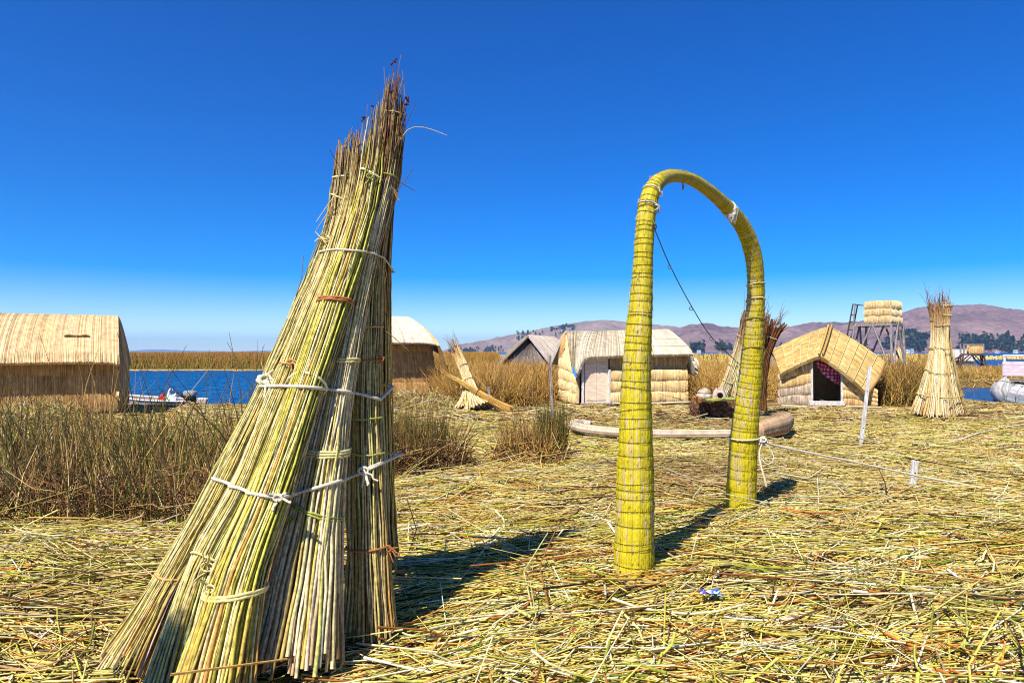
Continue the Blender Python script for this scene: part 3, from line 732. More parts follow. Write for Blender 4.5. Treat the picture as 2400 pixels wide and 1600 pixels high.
# loose stalks poking out of the stack top and sides
def sprig(pts, d, rad=0.003, col=(130, 84, 46), head=False):
    P = curve_pts([D(u, v, d) for u, v in pts], 8)
    geo = [tubes(P[None], np.linspace(rad, rad*0.55, 8)[None], 5, lin(col)[None])]
    if head:
        for k in range(4):
            a = r.normal(0, 0.012, 3); Q_ = np.stack((P[-1], P[-1]+a*0.7, P[-1]+a))
            geo.append(tubes(Q_[None], np.array([[0.002, 0.006, 0.002]]), 5, lin((92, 40, 34))[None]))
    mk('loose_stalk', cat_geo(geo), M_REED, stack)
for pts, dd, col, head in [([(893, 260), (910, 190), (921, 126)], 4.1, (150, 110, 70), False), ([(890, 250), (898, 190), (906, 140)], 4.1, (120, 70, 50), True), ([(905, 240), (918, 205), (926, 178)], 4.1, (170, 130, 84), False),
        ([(888, 220), (884, 185), (882, 154)], 4.1, (160, 124, 90), False), ([(872, 260), (868, 230), (863, 206)], 4.1, (120, 84, 60), False), ([(905, 320), (920, 275), (935, 238)], 4.1, (110, 70, 44), True),
        ([(912, 330), (940, 296), (975, 293), (1027, 311)], 4.08, (206, 176, 120), False), ([(905, 445), (930, 415), (951, 384)], 4.0, (120, 80, 50), False), ([(908, 410), (930, 425), (953, 438)], 4.0, (96, 60, 40), False),
        ([(905, 350), (918, 315), (930, 312)], 4.05, (150, 110, 70), False), ([(845, 330), (840, 300), (837, 270)], 4.08, (96, 52, 40), True), ([(788, 395), (772, 370), (757, 343)], 4.08, (70, 48, 34), False),
        ([(790, 340), (802, 310), (810, 292)], 4.1, (170, 130, 84), False), ([(680, 680), (692, 640), (697, 586)], 3.95, (140, 104, 66), False), ([(775, 440), (750, 475), (726, 510)], 4.0, (226, 200, 150), False),
        ([(765, 470), (745, 500), (724, 532)], 4.0, (206, 170, 110), False), ([(724, 532), (745, 555), (758, 575)], 3.96, (236, 216, 170), False), ([(884, 650), (888, 630), (885, 618)], 4.0, (120, 90, 50), False),
        ([(905, 440), (912, 455), (918, 460)], 4.0, (206, 150, 80), False), ([(645, 895), (660, 850), (672, 828)], 3.66, (190, 140, 80), False), ([(885, 760), (905, 775), (940, 806)], 3.95, (130, 110, 80), False),
        ([(600, 940), (590, 975), (601, 1010)], 3.7, (232, 214, 164), False), ([(608, 860), (600, 830), (603, 818)], 3.75, (206, 170, 110), False)]:
    sprig(pts, dd, 0.0032, col, head)
for k in range(46):
    side = r.uniform(0, 1); u0 = 800+side*115; v0 = 420-side*150+r.uniform(-40, 80)
    u1 = u0+r.normal(6+side*10, 13); v1 = v0-r.uniform(40, 105)
    sprig([(u0, v0), ((u0+u1)/2+r.normal(0, 3), (v0+v1)/2), (u1, v1)], r.uniform(4.0, 4.15), r.uniform(0.002, 0.0034), [(120, 80, 46), (150, 112, 66), (96, 60, 40), (180, 146, 96)][r.integers(4)], r.uniform() < 0.12)

# ---- smaller stacks further away
def far_stack(label, bundles, ties, parent_at, pals, r, nshell=(30, 22, 12), top_col=(150, 96, 46), name='reed_stack', cat='reed stack', minrad=0.004, top_from=0.7, ropes=(), krad=0.052, wisps=0, top_rng=(0.8, 1.0)):
    e = empty(name, parent_at); tag(e, label, cat); bs = []
    for ctrl, pal in zip(bundles, pals):
        B = Bundle(ctrl, 160); bs.append(B)
        P, rad, C, off = bundle_stalks(B, pal, r, nshell, K=9, top_rng=top_rng, top_col=top_col, jit=0.008, krad=krad, top_from=top_from, flare=0.25, minrad=minrad)
        p = mk('reed_bundle', tubes(P, rad, 4, C), M_REED, e); p['kind'] = 'stuff'
    for (bi, v, col, rad) in ties:
        B = bs[bi]; i = B.at(v)
        mk('reed_tie', loop_tube(B.P[i], B.E1[i], B.E2[i]*0.98+B.T[i]*0.2, B.R[i]*1.08+rad, B.R[i]*1.08+rad, rad, 22, 0.006, r, col, sides=4), M_BAND, e)
    if wisps:
        W_ = []
        for B in bs:
            for k in range(wisps):
                p = B.P[-1-r.integers(0, 12)]+r.normal(0, 0.05, 3); dv = B.T[-1]*r.uniform(0.12, 0.4)+r.normal(0, 0.06, 3); W_.append(np.stack((p-dv*0.4, p+dv*0.5, p+dv+r.normal(0, 0.03, 3))))
        W_ = np.array(W_); o = mk('loose_stalk', tubes(W_, np.full((len(W_), 3), 0.0055)*np.array((1, .8, .5)), 3, pick([(140, 92, 50, 3), (100, 64, 40, 2), (190, 150, 96, 1)], len(W_), r)), M_REED, e); o['kind'] = 'stuff'
    for (u, v, d, wx, wy, col, rad) in ropes:
        mk('rope', loop_tube(D(u, v, d), np.array((1.0, 0, 0)), np.array((0, 1.0, 0.1)), wx, wy, rad, 30, 0.012, r, col, sides=4), M_BAND, e)
    return e
r = np.random.default_rng(404)
CREAM = [(236, 214, 158, 5), (226, 196, 130, 4), (244, 230, 190, 3), (206, 170, 104, 2), (176, 136, 76, 1)]
TOPB = [(190, 146, 84, 3), (160, 110, 56, 3), (210, 176, 112, 2), (120, 80, 44, 2)]
far_stack('tall cream reed cone at right with three ragged tops',
          [[(2116, 953, 17.1, .2), (2139, 850, 17.0, .13), (2147, 790, 17.0, .085), (2144, 730, 17.0, .075), (2135, 690, 17.0, .06)],
           [(2148, 958, 16.8, .24), (2153, 850, 16.8, .16), (2157, 790, 16.9, .1), (2155, 730, 16.9, .075), (2154, 692, 16.9, .065)],
           [(2188, 955, 16.9, .2), (2174, 850, 16.9, .13), (2168, 790, 17.0, .095), (2170, 730, 17.0, .11), (2172, 684, 17.0, .12)],
           [(2204, 951, 17.3, .14), (2186, 850, 17.2, .1), (2174, 780, 17.2, .08), (2173, 705, 17.2, .07)],
           [(2160, 940, 18.4, .2), (2158, 830, 17.6, .12), (2160, 700, 17.2, .07)]],
          [(0, 800, (150, 120, 60), .008), (1, 800, (150, 120, 60), .008), (0, 850, (150, 120, 60), .008), (1, 855, (150, 120, 60), .008), (2, 855, (150, 120, 60), .008), (3, 905, (170, 140, 80), .01), (2, 745, (220, 190, 130), .012), (2, 722, (220, 190, 130), .012), (0, 735, (150, 110, 60), .01), (1, 748, (150, 110, 60), .01), (2, 700, (220, 190, 130), .012), (3, 930, (206, 170, 100), .012)],
          (10.2, 17, 0), [CREAM, CREAM, CREAM, OLIVE[2:5]+CREAM[2:4], CREAM], r, (64, 50, 22),
          wisps=14, ropes=[(2159, 800, 17.0, .25, .24, (170, 140, 80), .013), (2157, 905, 17.0, .49, .46, (190, 160, 90), .014)])
far_stack('reed cone with brown flaring tops standing behind the right leg of the arch',
          [[(1648, 940, 17.8, .17), (1675, 870, 17.6, .13), (1700, 790, 17.5, .11), (1712, 730, 17.4, .1), (1714, 712, 17.4, .1)],
           [(1690, 940, 17.7, .19), (1700, 880, 17.5, .15), (1708, 800, 17.4, .12), (1716, 740, 17.4, .1)],
           [(1742, 940, 17.7, .17), (1748, 900, 17.6, .13), (1757, 820, 17.4, .12), (1775, 765, 17.4, .16), (1789, 735, 17.4, .2)],
           [(1722, 932, 18.6, .18), (1735, 860, 18.0, .13), (1750, 770, 17.2, .12), (1757, 715, 17.2, .12)]],
          [(0, 875, (176, 170, 90), .01), (0, 905, (176, 170, 90), .01), (1, 872, (176, 170, 90), .01), (1, 905, (176, 170, 90), .01), (0, 838, (170, 160, 80), .012), (1, 838, (170, 160, 80), .012), (2, 775, (220, 190, 140), .012), (0, 770, (210, 186, 130), .01)],
          (5.6, 16.9, 0), [CREAM, CREAM, [(110, 74, 44, 3), (86, 56, 36, 3), (140, 100, 60, 2)], TOPB], r, (64, 50, 22), top_col=(120, 70, 40), top_from=0.62, wisps=16)
def W3(x, y, z, rr_): 
    d_ = y; return ((x/d_*F+1200)/KD, (HZ-(z-CAM_H)/d_*F)/KD, d_, rr_)
far_stack('tall reed cone just left of the camera, outside the picture',
          [[W3(-3.35, 1.5, 0, .16), W3(-2.95, 1.55, 1.4, .11), W3(-2.72, 1.55, 2.5, .09), W3(-2.66, 1.55, 2.95, .08)], [W3(-2.75, 1.05, 0, .16), W3(-2.72, 1.3, 1.4, .11), W3(-2.68, 1.5, 2.5, .09), W3(-2.64, 1.55, 2.9, .08)],
           [W3(-2.2, 1.4, 0, .16), W3(-2.45, 1.5, 1.4, .11), W3(-2.6, 1.55, 2.5, .09), W3(-2.66, 1.58, 2.9, .08)], [W3(-2.7, 2.1, 0, .16), W3(-2.7, 1.8, 1.4, .11), W3(-2.65, 1.6, 2.5, .09), W3(-2.68, 1.55, 2.85, .08)]],
          [], (-2.7, 1.5, 0), [PALE, TAN, PALE, OLIVE], r, (34, 24, 12), minrad=0.0035, krad=0.07)
far_stack('collapsed reed cone with a pale splayed foot beside the left hut',
          [[(1102, 946, 18.4, .42), (1085, 905, 18.6, .2), (1076, 870, 18.8, .1), (1060, 825, 19.0, .08), (1046, 792, 19.2, .06)],
           [(1075, 944, 18.6, .32), (1076, 900, 18.8, .16), (1068, 860, 19.0, .1), (1042, 800, 19.3, .12)]],
          [(0, 870, (170, 140, 80), .012), (0, 838, (170, 140, 80), .012)], (-1.3, 18.4, 0), [CREAM, CREAM], r, (80, 60, 30), top_col=(196, 152, 82), wisps=26, top_rng=(0.5, 1.0))
far_stack('long reed bundle lying slantwise across the collapsed cone',
          [[(1176, 946, 18.0, .12), (1120, 914, 18.2, .08), (1060, 878, 18.6, .06), (1014, 854, 19.4, .04)]],
          [(0, 900, (150, 110, 60), .012)], (-0.6, 18.0, 0), [GOLD[:3]], r, (50, 36, 16), name='reed_sheaf', cat='reed bundle')

# ------------------------------------------------------------------ yellow reed arch
ARCH = [(1455, 1390, 4.97, 95), (1455, 1312, 4.98, 92), (1458, 1200, 5.0, 88), (1459, 1100, 5.02, 84), (1460, 1000, 5.03, 76), (1460, 900, 5.05, 69), (1466, 780, 5.07, 61), (1473, 680, 5.09, 52), (1477, 600, 5.1, 45), (1482, 520, 5.12, 43),
        (1489, 465, 5.16, 42), (1503, 428, 5.24, 39), (1527, 408, 5.36, 32), (1555, 404, 5.52, 28), (1588, 412, 5.7, 27), (1622, 433, 5.9, 28), (1658, 464, 6.15, 30), (1692, 500, 6.38, 34), (1716, 540, 6.52, 37), (1731, 590, 6.62, 38),
        (1736, 650, 6.7, 38), (1735, 710, 6.74, 41), (1731, 780, 6.78, 45), (1726, 850, 6.82, 51), (1717, 930, 6.86, 57), (1708, 1020, 6.9, 63), (1704, 1100, 6.94, 66), (1702, 1175, 6.97, 69), (1702, 1250, 6.98, 71)]
ac = curve_pts([(*D(u, v, d), wpx*KD*d/F/2) for u, v, d, wpx in ARCH], 420)
AP, AR = ac[:, :3], ac[:, 3]
seg = np.linalg.norm(np.diff(AP, axis=0), axis=1); AS = np.concatenate(([0], np.cumsum(seg)))
AT = np.gradient(AP, axis=0); AT /= np.linalg.norm(AT, axis=1, keepdims=True)
plane_n = np.cross(AP[-1]-AP[0], (0, 0, 1.0)); plane_n /= np.linalg.norm(plane_n)
AE1 = np.cross(AT, plane_n); AE1 /= np.linalg.norm(AE1, axis=1, keepdims=True); AE2 = np.cross(AT, AE1)
r = np.random.default_rng(505)
ring_s = []; s_ = 0.2
while s_ < AS[-1]-0.15:
    ring_s.append(s_)
    rr_ = np.interp(s_, AS, AR); s_ += np.clip(rr_*0.62, 0.036, 0.10)*r.uniform(0.6, 1.35)
ring_s = np.array(ring_s)
pinch = np.zeros(len(AS))
for q in ring_s: pinch += np.exp(-((AS-q)/0.012)**2)
arch = empty('reed_arch', AP[0]*np.array((1, 1, 0))); tag(arch, 'tall yellow painted reed arch bound with dark cords in the right foreground', 'arch')
SD = 96
ang = np.arange(SD)*2*np.pi/SD
ridge = np.where(np.arange(SD) % 2 == 0, 1.0, 0.945)*(1+r.normal(0, 0.012, SD))
fx = np.linspace(0, 40, len(AS))
RR = AR[:, None]*ridge[None]*(1-0.035*np.clip(pinch, 0, 1)[:, None])*(1+0.012*r.normal(0, 1, (len(AS), SD)))*(1+0.02*noise2(AS[:, None]*6+0*ang, ang[None]*2.0+0*AS[:, None], 61, 2, 1.0))
AV = AP[:, None]+RR[..., None]*(np.cos(ang)[None, :, None]*AE1[:, None]+np.sin(ang)[None, :, None]*AE2[:, None])
ids = np.arange(len(AS)*SD).reshape(len(AS), SD)
a_, b_ = ids[:-1], ids[1:]
AQ = np.stack((a_, np.roll(a_, -1, 1), np.roll(b_, -1, 1), b_), -1).reshape(-1, 4)
# stalk colour plus worn paint stored in the attribute: red = paint amount
strand = r.uniform(0, 1, SD)
blk = np.searchsorted(ring_s, AS)
wear_b = r.uniform(0, 1, (len(ring_s)+2, SD))
wear = 0.55*wear_b[blk]+0.45*np.clip(noise2(AS[:, None]*3+0*ang, np.cos(ang)[None]*2+np.sin(ang)[None]*1.3+0*AS[:, None], 63, 3, 1.0)*0.5+0.5, 0, 1)
up = np.clip(AP[:, 2]/2.6, 0, 1)[:, None]
wear_c = (wear > (0.74-0.08*up)).astype(float)
yel = lin((220, 202, 22)); yel2 = lin((192, 178, 30)); straw = lin((206, 186, 140)); dk = lin((120, 104, 40))
mixy = (yel*(1-0.55*strand[None, :, None]*0.8)+yel2*0.55*strand[None, :, None]*0.8)
mixy = mixy*(1-up[..., None]*0.25)+yel2*up[..., None]*0.25
C = mixy*(1-wear_c[..., None])+straw*wear_c[..., None]
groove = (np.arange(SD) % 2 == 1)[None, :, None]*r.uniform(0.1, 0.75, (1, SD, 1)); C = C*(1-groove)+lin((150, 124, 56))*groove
C = C*(0.85+0.25*r.uniform(0, 1, (len(AS), SD, 1)))
crack = (r.uniform(0, 1, (len(AS), SD, 1)) < 0.018+0.03*up[..., None]); C = np.where(crack, dk*0.7, C)
M_YELLOW = mat_attr('yellow_paint_on_reed', 0.6, 0.25, 70, 0.22, 0.25)
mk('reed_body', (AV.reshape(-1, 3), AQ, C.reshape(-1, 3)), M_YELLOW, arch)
# cords: one ring mesh shared, scaled to the girth
uV, uQ, uC = loop_tube(np.zeros(3), np.array((1.0, 0, 0)), np.array((0, 1.0, 0)), 1.0, 1.0, 0.013, 32, 0, None, (80, 66, 30), sides=4)
ring_me = quad_mesh('binding_cord', uV, uQ, uC); ring_me.materials.append(M_CORD)
def ring_at(s, k=1.01, tilt=0.0, me=ring_me, name='binding_cord', parent=arch):
    i = int(np.argmin(np.abs(AS-s))); t = Vector(AT[i]); 
    qn = t.to_track_quat('Z', 'Y').to_euler()
    o = bpy.data.objects.new(name, me); COL.objects.link(o); o.parent = parent
    o.location = Vector(AP[i])-parent.location
    m_ = t.to_track_quat('Z', 'Y').to_matrix().to_4x4()
    from mathutils import Matrix
    m_ = m_ @ Matrix.Rotation(tilt, 4, 'X') @ Matrix.Rotation(tilt*r.choice((-1, 1)), 4, 'Y')
    o.rotation_euler = m_.to_euler(); k_ = AR[i]*k
    o.scale = (k_, k_, min(max(0.0024/0.013, k_*0.7), 0.3))
    return o
for s_ in ring_s: ring_at(s_, 1.005, r.normal(0, 0.05))
# frayed fibres and the rags tied on
fr = []
for k in range(330):
    i = int(r.integers(90, 330)); a = r.uniform(0, 6.28); nrm = np.cos(a)*AE1[i]+np.sin(a)*AE2[i]
    p = AP[i]+nrm*AR[i]; tt = AT[i]*r.choice((-1, 1))*r.uniform(0.02, 0.05)+nrm*r.uniform(0.002, 0.012)
    fr.append(np.stack((p, p+tt*0.5, p+tt+nrm*0.004)))
fr = np.array(fr); g_ = tubes(fr, np.full((len(fr), 3), 0.0016), 3, pick([(206, 190, 90, 3), (176, 150, 60, 2), (220, 204, 150, 2)], len(fr), r))
o = mk('frayed_fibre', g_, M_REED, arch); o['kind'] = 'stuff'
def rag(s, a0, label, col, n=26, spread=0.05, ln=0.12):
    i = int(np.argmin(np.abs(AS-s))); gs = [loop_tube(AP[i]+AT[i]*q, AE1[i], AE2[i], AR[i]*1.06, AR[i]*1.06, 0.004, 28, 0.002, r, col) for q in ((-0.012, 0, 0.013) if n > 20 else (0.0,))]
    for k in range(n):
        a = a0+r.normal(0, 0.5); nrm = np.cos(a)*AE1[i]+np.sin(a)*AE2[i]; p = AP[i]+nrm*AR[i]*1.05
        t = np.linspace(0, 1, 5)[:, None]
        P = p+AT[i]*r.normal(0, spread)*t+nrm*0.02*np.sin(t*3)+np.array((0, 0, -1.0))*ln*t*r.uniform(0.2, 1)+r.normal(0, 0.004, (5, 3))
        gs.append(tubes(P[None], np.full((1, 5), r.uniform(0.002, 0.0045)), 4, lin(col)[None]))
    o = mk('rag', cat_geo(gs), M_BAND, arch); o['label'] = label
def s_at(u, v):
    p = np.array([(q[0]/q[1]*F+1200, HZ-(q[2]-CAM_H)/q[1]*F) for q in AP]); return AS[int(np.argmin(np.hypot(p[:, 0]-u*KD, p[:, 1]-v*KD)))]
def a_at(s, u, v):
    i = int(np.argmin(np.abs(AS-s))); w_ = D(u, v, AP[i][1]-AR[i])-AP[i]; return math.atan2(w_@AE2[i], w_@AE1[i])
s1 = s_at(1672, 480); rag(s1, a_at(s1, 1690, 485), 'white frayed string wound near the top', (226, 220, 204), 40, 0.05, 0.1)
s1 = s_at(1495, 440); rag(s1, a_at(s1, 1512, 440), 'white cord near the top of the left leg', (230, 226, 210), 4, 0.02, 0.03)
s1 = s_at(1486, 470); rag(s1, a_at(s1, 1512, 470), 'small white tassel on the inside of the left leg', (222, 216, 204), 14, 0.012, 0.03)
for (u, v, col) in ((1737, 655, (214, 200, 120)), (1736, 690, (220, 206, 130)), (1733, 735, (170, 150, 60)), (1728, 800, (160, 146, 50))):
    s1 = s_at(u, v); i = int(np.argmin(np.abs(AS-s1)))
    mk('reed_tie', loop_tube(AP[i], AE1[i]*0.95+AT[i]*0.3*r.choice((-1, 1)), AE2[i]*0.98+AT[i]*0.2, AR[i]*1.06, AR[i]*1.08, 0.0055, 30, 0.002, r, col), M_BAND, arch)
P = curve_pts([D(1568, 418, 5.6), D(1569, 428, 5.6), D(1568, 437, 5.6)], 6); mk('hanging_twig', tubes(P[None], np.array([[.004, .004, .008, .009, .007, .003]]), 5, lin((150, 130, 50))[None]), M_BAND, arch)

# wire across the arch opening
wire = empty('guy_wire', D(1503, 522, 5.1)); tag(wire, 'thin wire slanting across the opening of the yellow arch', 'wire')
P = curve_pts([D(1501, 520, 5.09), D(1540, 612, 5.5), D(1590, 706, 5.95), D(1636, 776, 6.35), D(1700, 838, 6.78)], 40)
mk('strand', tubes(P[None], np.full((1, 40), 0.0042), 5, lin((70, 70, 66))[None]), M_BAND, wire)
for (u, v, d) in ((1540, 612, 5.49), (1589, 707, 5.94), (1635, 776, 6.34)):
    mk('eyelet', loop_tube(D(u-2, v+2, d), np.array((1.0, 0, 0)), np.array((0, 0.3, 1.0)), 0.014, 0.014, 0.004, 16, 0, None, (214, 208, 190)), M_BAND, wire)
mk('hook', loop_tube(D(1503, 520, 5.07), np.array((1.0, 0, 0)), np.array((0, 0.3, 1.0)), 0.013, 0.02, 0.006, 14, 0, None, (46, 44, 42)), M_BAND, wire)

# rope tied to the right leg, running to the short post
def rope_thing(name, label, cat, pts, rad, n=80, col=(226, 218, 200), extra=None):
    e = empty(name, pts[0]); tag(e, label, cat)
    P = curve_pts(pts, n)
    mk('strand', tubes(P[None], np.full((1, n), rad)*(1+0.12*np.sin(np.arange(n)*2.4))[None], 7, lin(col)[None]), M_ROPE, e)
    for g_ in (extra or []): mk(g_[0], g_[1], M_ROPE, e)
    return e
i = int(np.argmin(np.abs(AS-s_at(1712, 1003))))
knp = D(1752, 1013, 6.8)
ex = [('loop', loop_tube(AP[i], AE1[i], AE2[i]*0.98+AT[i]*0.1, AR[i]*1.08, AR[i]*1.08, 0.008, 36, 0.001, r, (226, 218, 200)))]
kn = [loop_tube(knp+r.normal(0, 0.012, 3), np.array((1.0, 0, 0.2)), np.array((0, 0.3, 1.0)), 0.03, 0.018, 0.009, 16, 0.003, r, (232, 226, 212)) for _ in range(4)]
ex.append(('knot', cat_geo(kn)))
P = curve_pts([knp, D(1744, 1040, 6.78), D(1748, 1070, 6.76), D(1755, 1095, 6.75), D(1760, 1116, 6.75)], 16); ex.append(('loose_end', tubes(P[None], np.linspace(.006, .012, 16)[None], 6, lin((232, 226, 212))[None])))
P = curve_pts([knp, D(1772, 1035, 6.78), D(1776, 1056, 6.76), D(1762, 1066, 6.76), D(1748, 1052, 6.78)], 16); ex.append(('loose_end', tubes(P[None], np.full((1, 16), .0055), 6, lin((200, 180, 120))[None])))
pr = [knp, D(1800, 1027, 6.95), D(1960, 1060, 7.4), D(2098, 1090, 7.72), D(2200, 1109, 7.78), D(2352, 1134, 7.8)]
pr += [np.array((7.2, 7.5, g1(7.2, 7.5)+0.1)), np.array((9, 7.2, g1(9, 7.2)+0.1))]
rope_thing('tie_rope', 'white rope tied round the arch and running to the short post', 'rope', pr, 0.0115, 120, extra=ex)
def on_ground(u, v):
    d = CAM_H*F/(v*KD-HZ); x = (u*KD-1200)/F*d; return np.array((x, d, g1(x, d)+0.1))
rope_thing('ground_rope', 'frayed white rope lying loose on the straw at the right edge', 'rope', [on_ground(2095, 1024), on_ground(2160, 1015), on_ground(2210, 1008), on_ground(2260, 995), on_ground(2352, 978), on_ground(2500, 962)], 0.014, 60, (222, 212, 196))

# posts
def post(label, base, top, wdt, mat, name='wooden_post', holes=True, group=None):
    b_, t_ = np.asarray(base), np.asarray(top); ax = t_-b_; L = np.linalg.norm(ax); ax /= L
    e1 = np.cross(ax, (0, 1.0, 0)); e1 /= np.linalg.norm(e1); e2 = np.cross(e1, ax); K = 7
    V = []; faces = []
    q = np.array([(-1, -.8), (-.8, -1), (.8, -1), (1, -.8), (1, .8), (.8, 1), (-.8, 1), (-1, .8)])
    for k in range(K):
        t = k/(K-1); p = b_+ax*L*t; s = wdt/2*(1+r.normal(0, 0.035))
        for a, c in q: V.append(p+e1*a*s+e2*c*s*0.7+(ax*r.normal(0, 0.006) if k == K-1 else 0))
    for k in range(K-1):
        for j in range(8): faces.append((k*8+j, k*8+(j+1) % 8, (k+1)*8+(j+1) % 8, (k+1)*8+j))
    faces.append(tuple(range((K-1)*8, K*8)))
    e = empty(name, b_); tag(e, label, 'post', group)
    link('shaft', poly_mesh('shaft', V, faces), mat, e)
    if holes:
        for f_ in (0.3, 0.72):
            p = b_+ax*L*f_-e2*wdt*0.36; mk('nail', loop_tube(p, e1, ax, 0.005, 0.005, 0.005, 8, 0, None, (50, 46, 44)), M_CORD, e)
    return e
def gp(u, v, sink=0.12):
    p = on_ground(u, v); p[2] -= 0.1+sink; return p
b0 = gp(1975, 1010); t0 = D(1998, 842, b0[1]-0.05); post('tall white leaning post in front of the small hut', b0, t0, 0.06, M_WHITEPAINT)
b0 = gp(2092, 1126); t0 = D(2102, 1058, b0[1]); post('short white post holding up the tie rope', b0, t0, 0.065, M_WHITEPAINT)
b0 = gp(1128, 943); t0 = D(1122, 888, b0[1]); post('short grey stake in front of the collapsed cone', b0, t0, 0.07, M_GREYWOOD, holes=False)
b0 = gp(1270, 958); t0 = D(1263, 816, b0[1]); post('thin tall grey stake left of the central hut', b0, t0, 0.06, M_GREYWOOD, holes=False)

# crumpled wrapper on the straw
p0 = on_ground(1632, 1384)+np.array((0, 0, 0.03))
V = []; 
nn = 6
for i in range(nn):
    for j in range(nn): V.append(p0+np.array((i/(nn-1)-.5, (j/(nn-1)-.5)*0.9, 0))*0.11+np.array((0, 0, 1))*r.uniform(0, 0.04)+r.normal(0, 0.006, 3))
fc = [(i*nn+j, (i+1)*nn+j, (i+1)*nn+j+1, i*nn+j+1) for i in range(nn-1) for j in range(nn-1)]
cw = np.array([lin([(238, 238, 240), (20, 40, 190), (30, 60, 200), (40, 150, 190), (240, 240, 240)][r.integers(5)]) for _ in V])
wr = link('wrapper', poly_mesh('wrapper', V, fc, cw), mat_attr('printed_plastic', 0.3, 0.5, 30, 0.05)); tag(wr, 'crumpled blue and white plastic wrapper on the straw', 'wrapper')

# ------------------------------------------------------------------ thatched panels and huts
ROOF_PALE = [(232, 208, 158, 6), (222, 192, 136, 4), (240, 222, 182, 3), (196, 152, 96, 1.6), (180, 116, 68, 0.7)]
ROOF_GREY = [(224, 212, 188, 5), (212, 198, 168, 4), (236, 228, 208, 3), (166, 146, 116, 1.5), (136, 112, 84, 0.8)]
ROOF_GOLD = [(222, 190, 122, 5), (206, 172, 98, 4), (232, 208, 150, 3), (184, 142, 70, 1.5), (150, 112, 50, 0.8)]
WALL_GOLD = [(226, 188, 126, 5), (212, 168, 102, 4), (238, 208, 152, 3), (180, 132, 74, 1.5), (140, 98, 54, 0.8)]
WALL_PALE = [(236, 206, 148, 5), (226, 190, 126, 4), (244, 222, 174, 3), (196, 152, 92, 1.4), (150, 108, 62, 0.7)]
WALL_BROWN = [(200, 158, 100, 5), (182, 136, 80, 4), (216, 178, 120, 2), (146, 102, 58, 1.5)]
WALL_GREY = [(206, 188, 164, 5), (186, 164, 140, 4), (222, 208, 186, 2), (150, 122, 98, 1.5)]

def panel(parent, name, top, bot, n, pal, outward, m=5, bulge=0.0, ridge=0.008, thick=0.035, ragged=0.015, bulge_p=0.5, rr=None, top_rag=0.0, sag=0.0, mat=None, swell=0.0):
    rr = rr or rng; n = int(n*2.5); ridge = ridge*0.6
    W = 2*n+1
    def smp(pl):
        pl = np.asarray(pl, float)
        if len(pl) > 2: pl = curve_pts(pl, max(len(pl)*6, 24))
        s = np.concatenate(([0], np.cumsum(np.linalg.norm(np.diff(pl, axis=0), axis=1)))); s /= s[-1]
        q = np.linspace(0, 1, W); return np.stack([np.interp(q, s, pl[:, k]) for k in range(3)], -1)
    A, Bt = smp(top), smp(bot)
    along = np.gradient(A*0.5+Bt*0.5, axis=0); down = Bt-A
    nr = np.cross(along, down); nr /= np.linalg.norm(nr, axis=1, keepdims=True)
    flip = (nr.mean(0)@np.asarray(outward)) < 0
    if flip: nr = -nr
    dl = np.linalg.norm(down, axis=1).mean()
    rb = np.repeat(rr.normal(0, ragged/dl, n+1), 2)[:W]; rt = np.repeat(rr.normal(0, top_rag/dl, n+1), 2)[:W]
    dep = np.where(np.arange(W) % 2 == 1, ridge, -ridge*0.4)+rr.normal(0, ridge*0.45, W)
    lump = noise2(np.linspace(0, n*0.05, W), np.full(W, rr.uniform(0, 50)), 71, 2, 1.0)*swell
    t = np.linspace(0, 1, m+1)
    G = np.empty((m+1, W, 3))
    for k, tk in enumerate(t):
        te = tk*(1+rb)+(1-tk)*rt
        G[k] = A+down*te[:, None]+nr*(bulge*(math.sin(math.pi*min(max(tk, 0), 1))**bulge_p)+dep+lump)[:, None]+np.array((0, 0, -sag*math.sin(math.pi*tk)))
    back0 = A-nr*thick; back1 = Bt-nr*thick
    V = np.concatenate((G.reshape(-1, 3), back0, back1)); nb = (m+1)*W
    base = pick(pal, n+1, rr); base = base*0.6+np.mean(pick(pal, 40, rr), 0)*0.4; cc = np.repeat(base, 2, 0)[:W]
    C = np.concatenate([cc*rr.uniform(0.9, 1.1, (W, 1))*np.array((1, 1, 1)) for _ in range(m+1)]+[cc*0.8, cc*0.8])
    # darker fringe tips where the stalks are cut
    I = np.arange((m+1)*W).reshape(m+1, W); B0 = nb+np.arange(W); B1 = nb+W+np.arange(W)
    q = [np.stack((I[:-1, :-1], I[1:, :-1], I[1:, 1:], I[:-1, 1:]), -1).reshape(-1, 4),
         np.stack((B0[:-1], B0[1:], B1[1:], B1[:-1]), -1), np.stack((I[0, :-1], I[0, 1:], B0[1:], B0[:-1]), -1), np.stack((I[-1, 1:], I[-1, :-1], B1[:-1], B1[1:]), -1)]
    qs = np.concatenate(q).tolist()
    qs.append(list(I[:, 0])[::-1]+[B0[0], B1[0]][0:2]); qs.append(list(I[:, -1])+[B1[-1], B0[-1]])
    if flip: qs = [f[::-1] for f in qs]
    me = poly_mesh(name, V, qs, C)
    return link(name, me, mat or M_THATCH, parent)

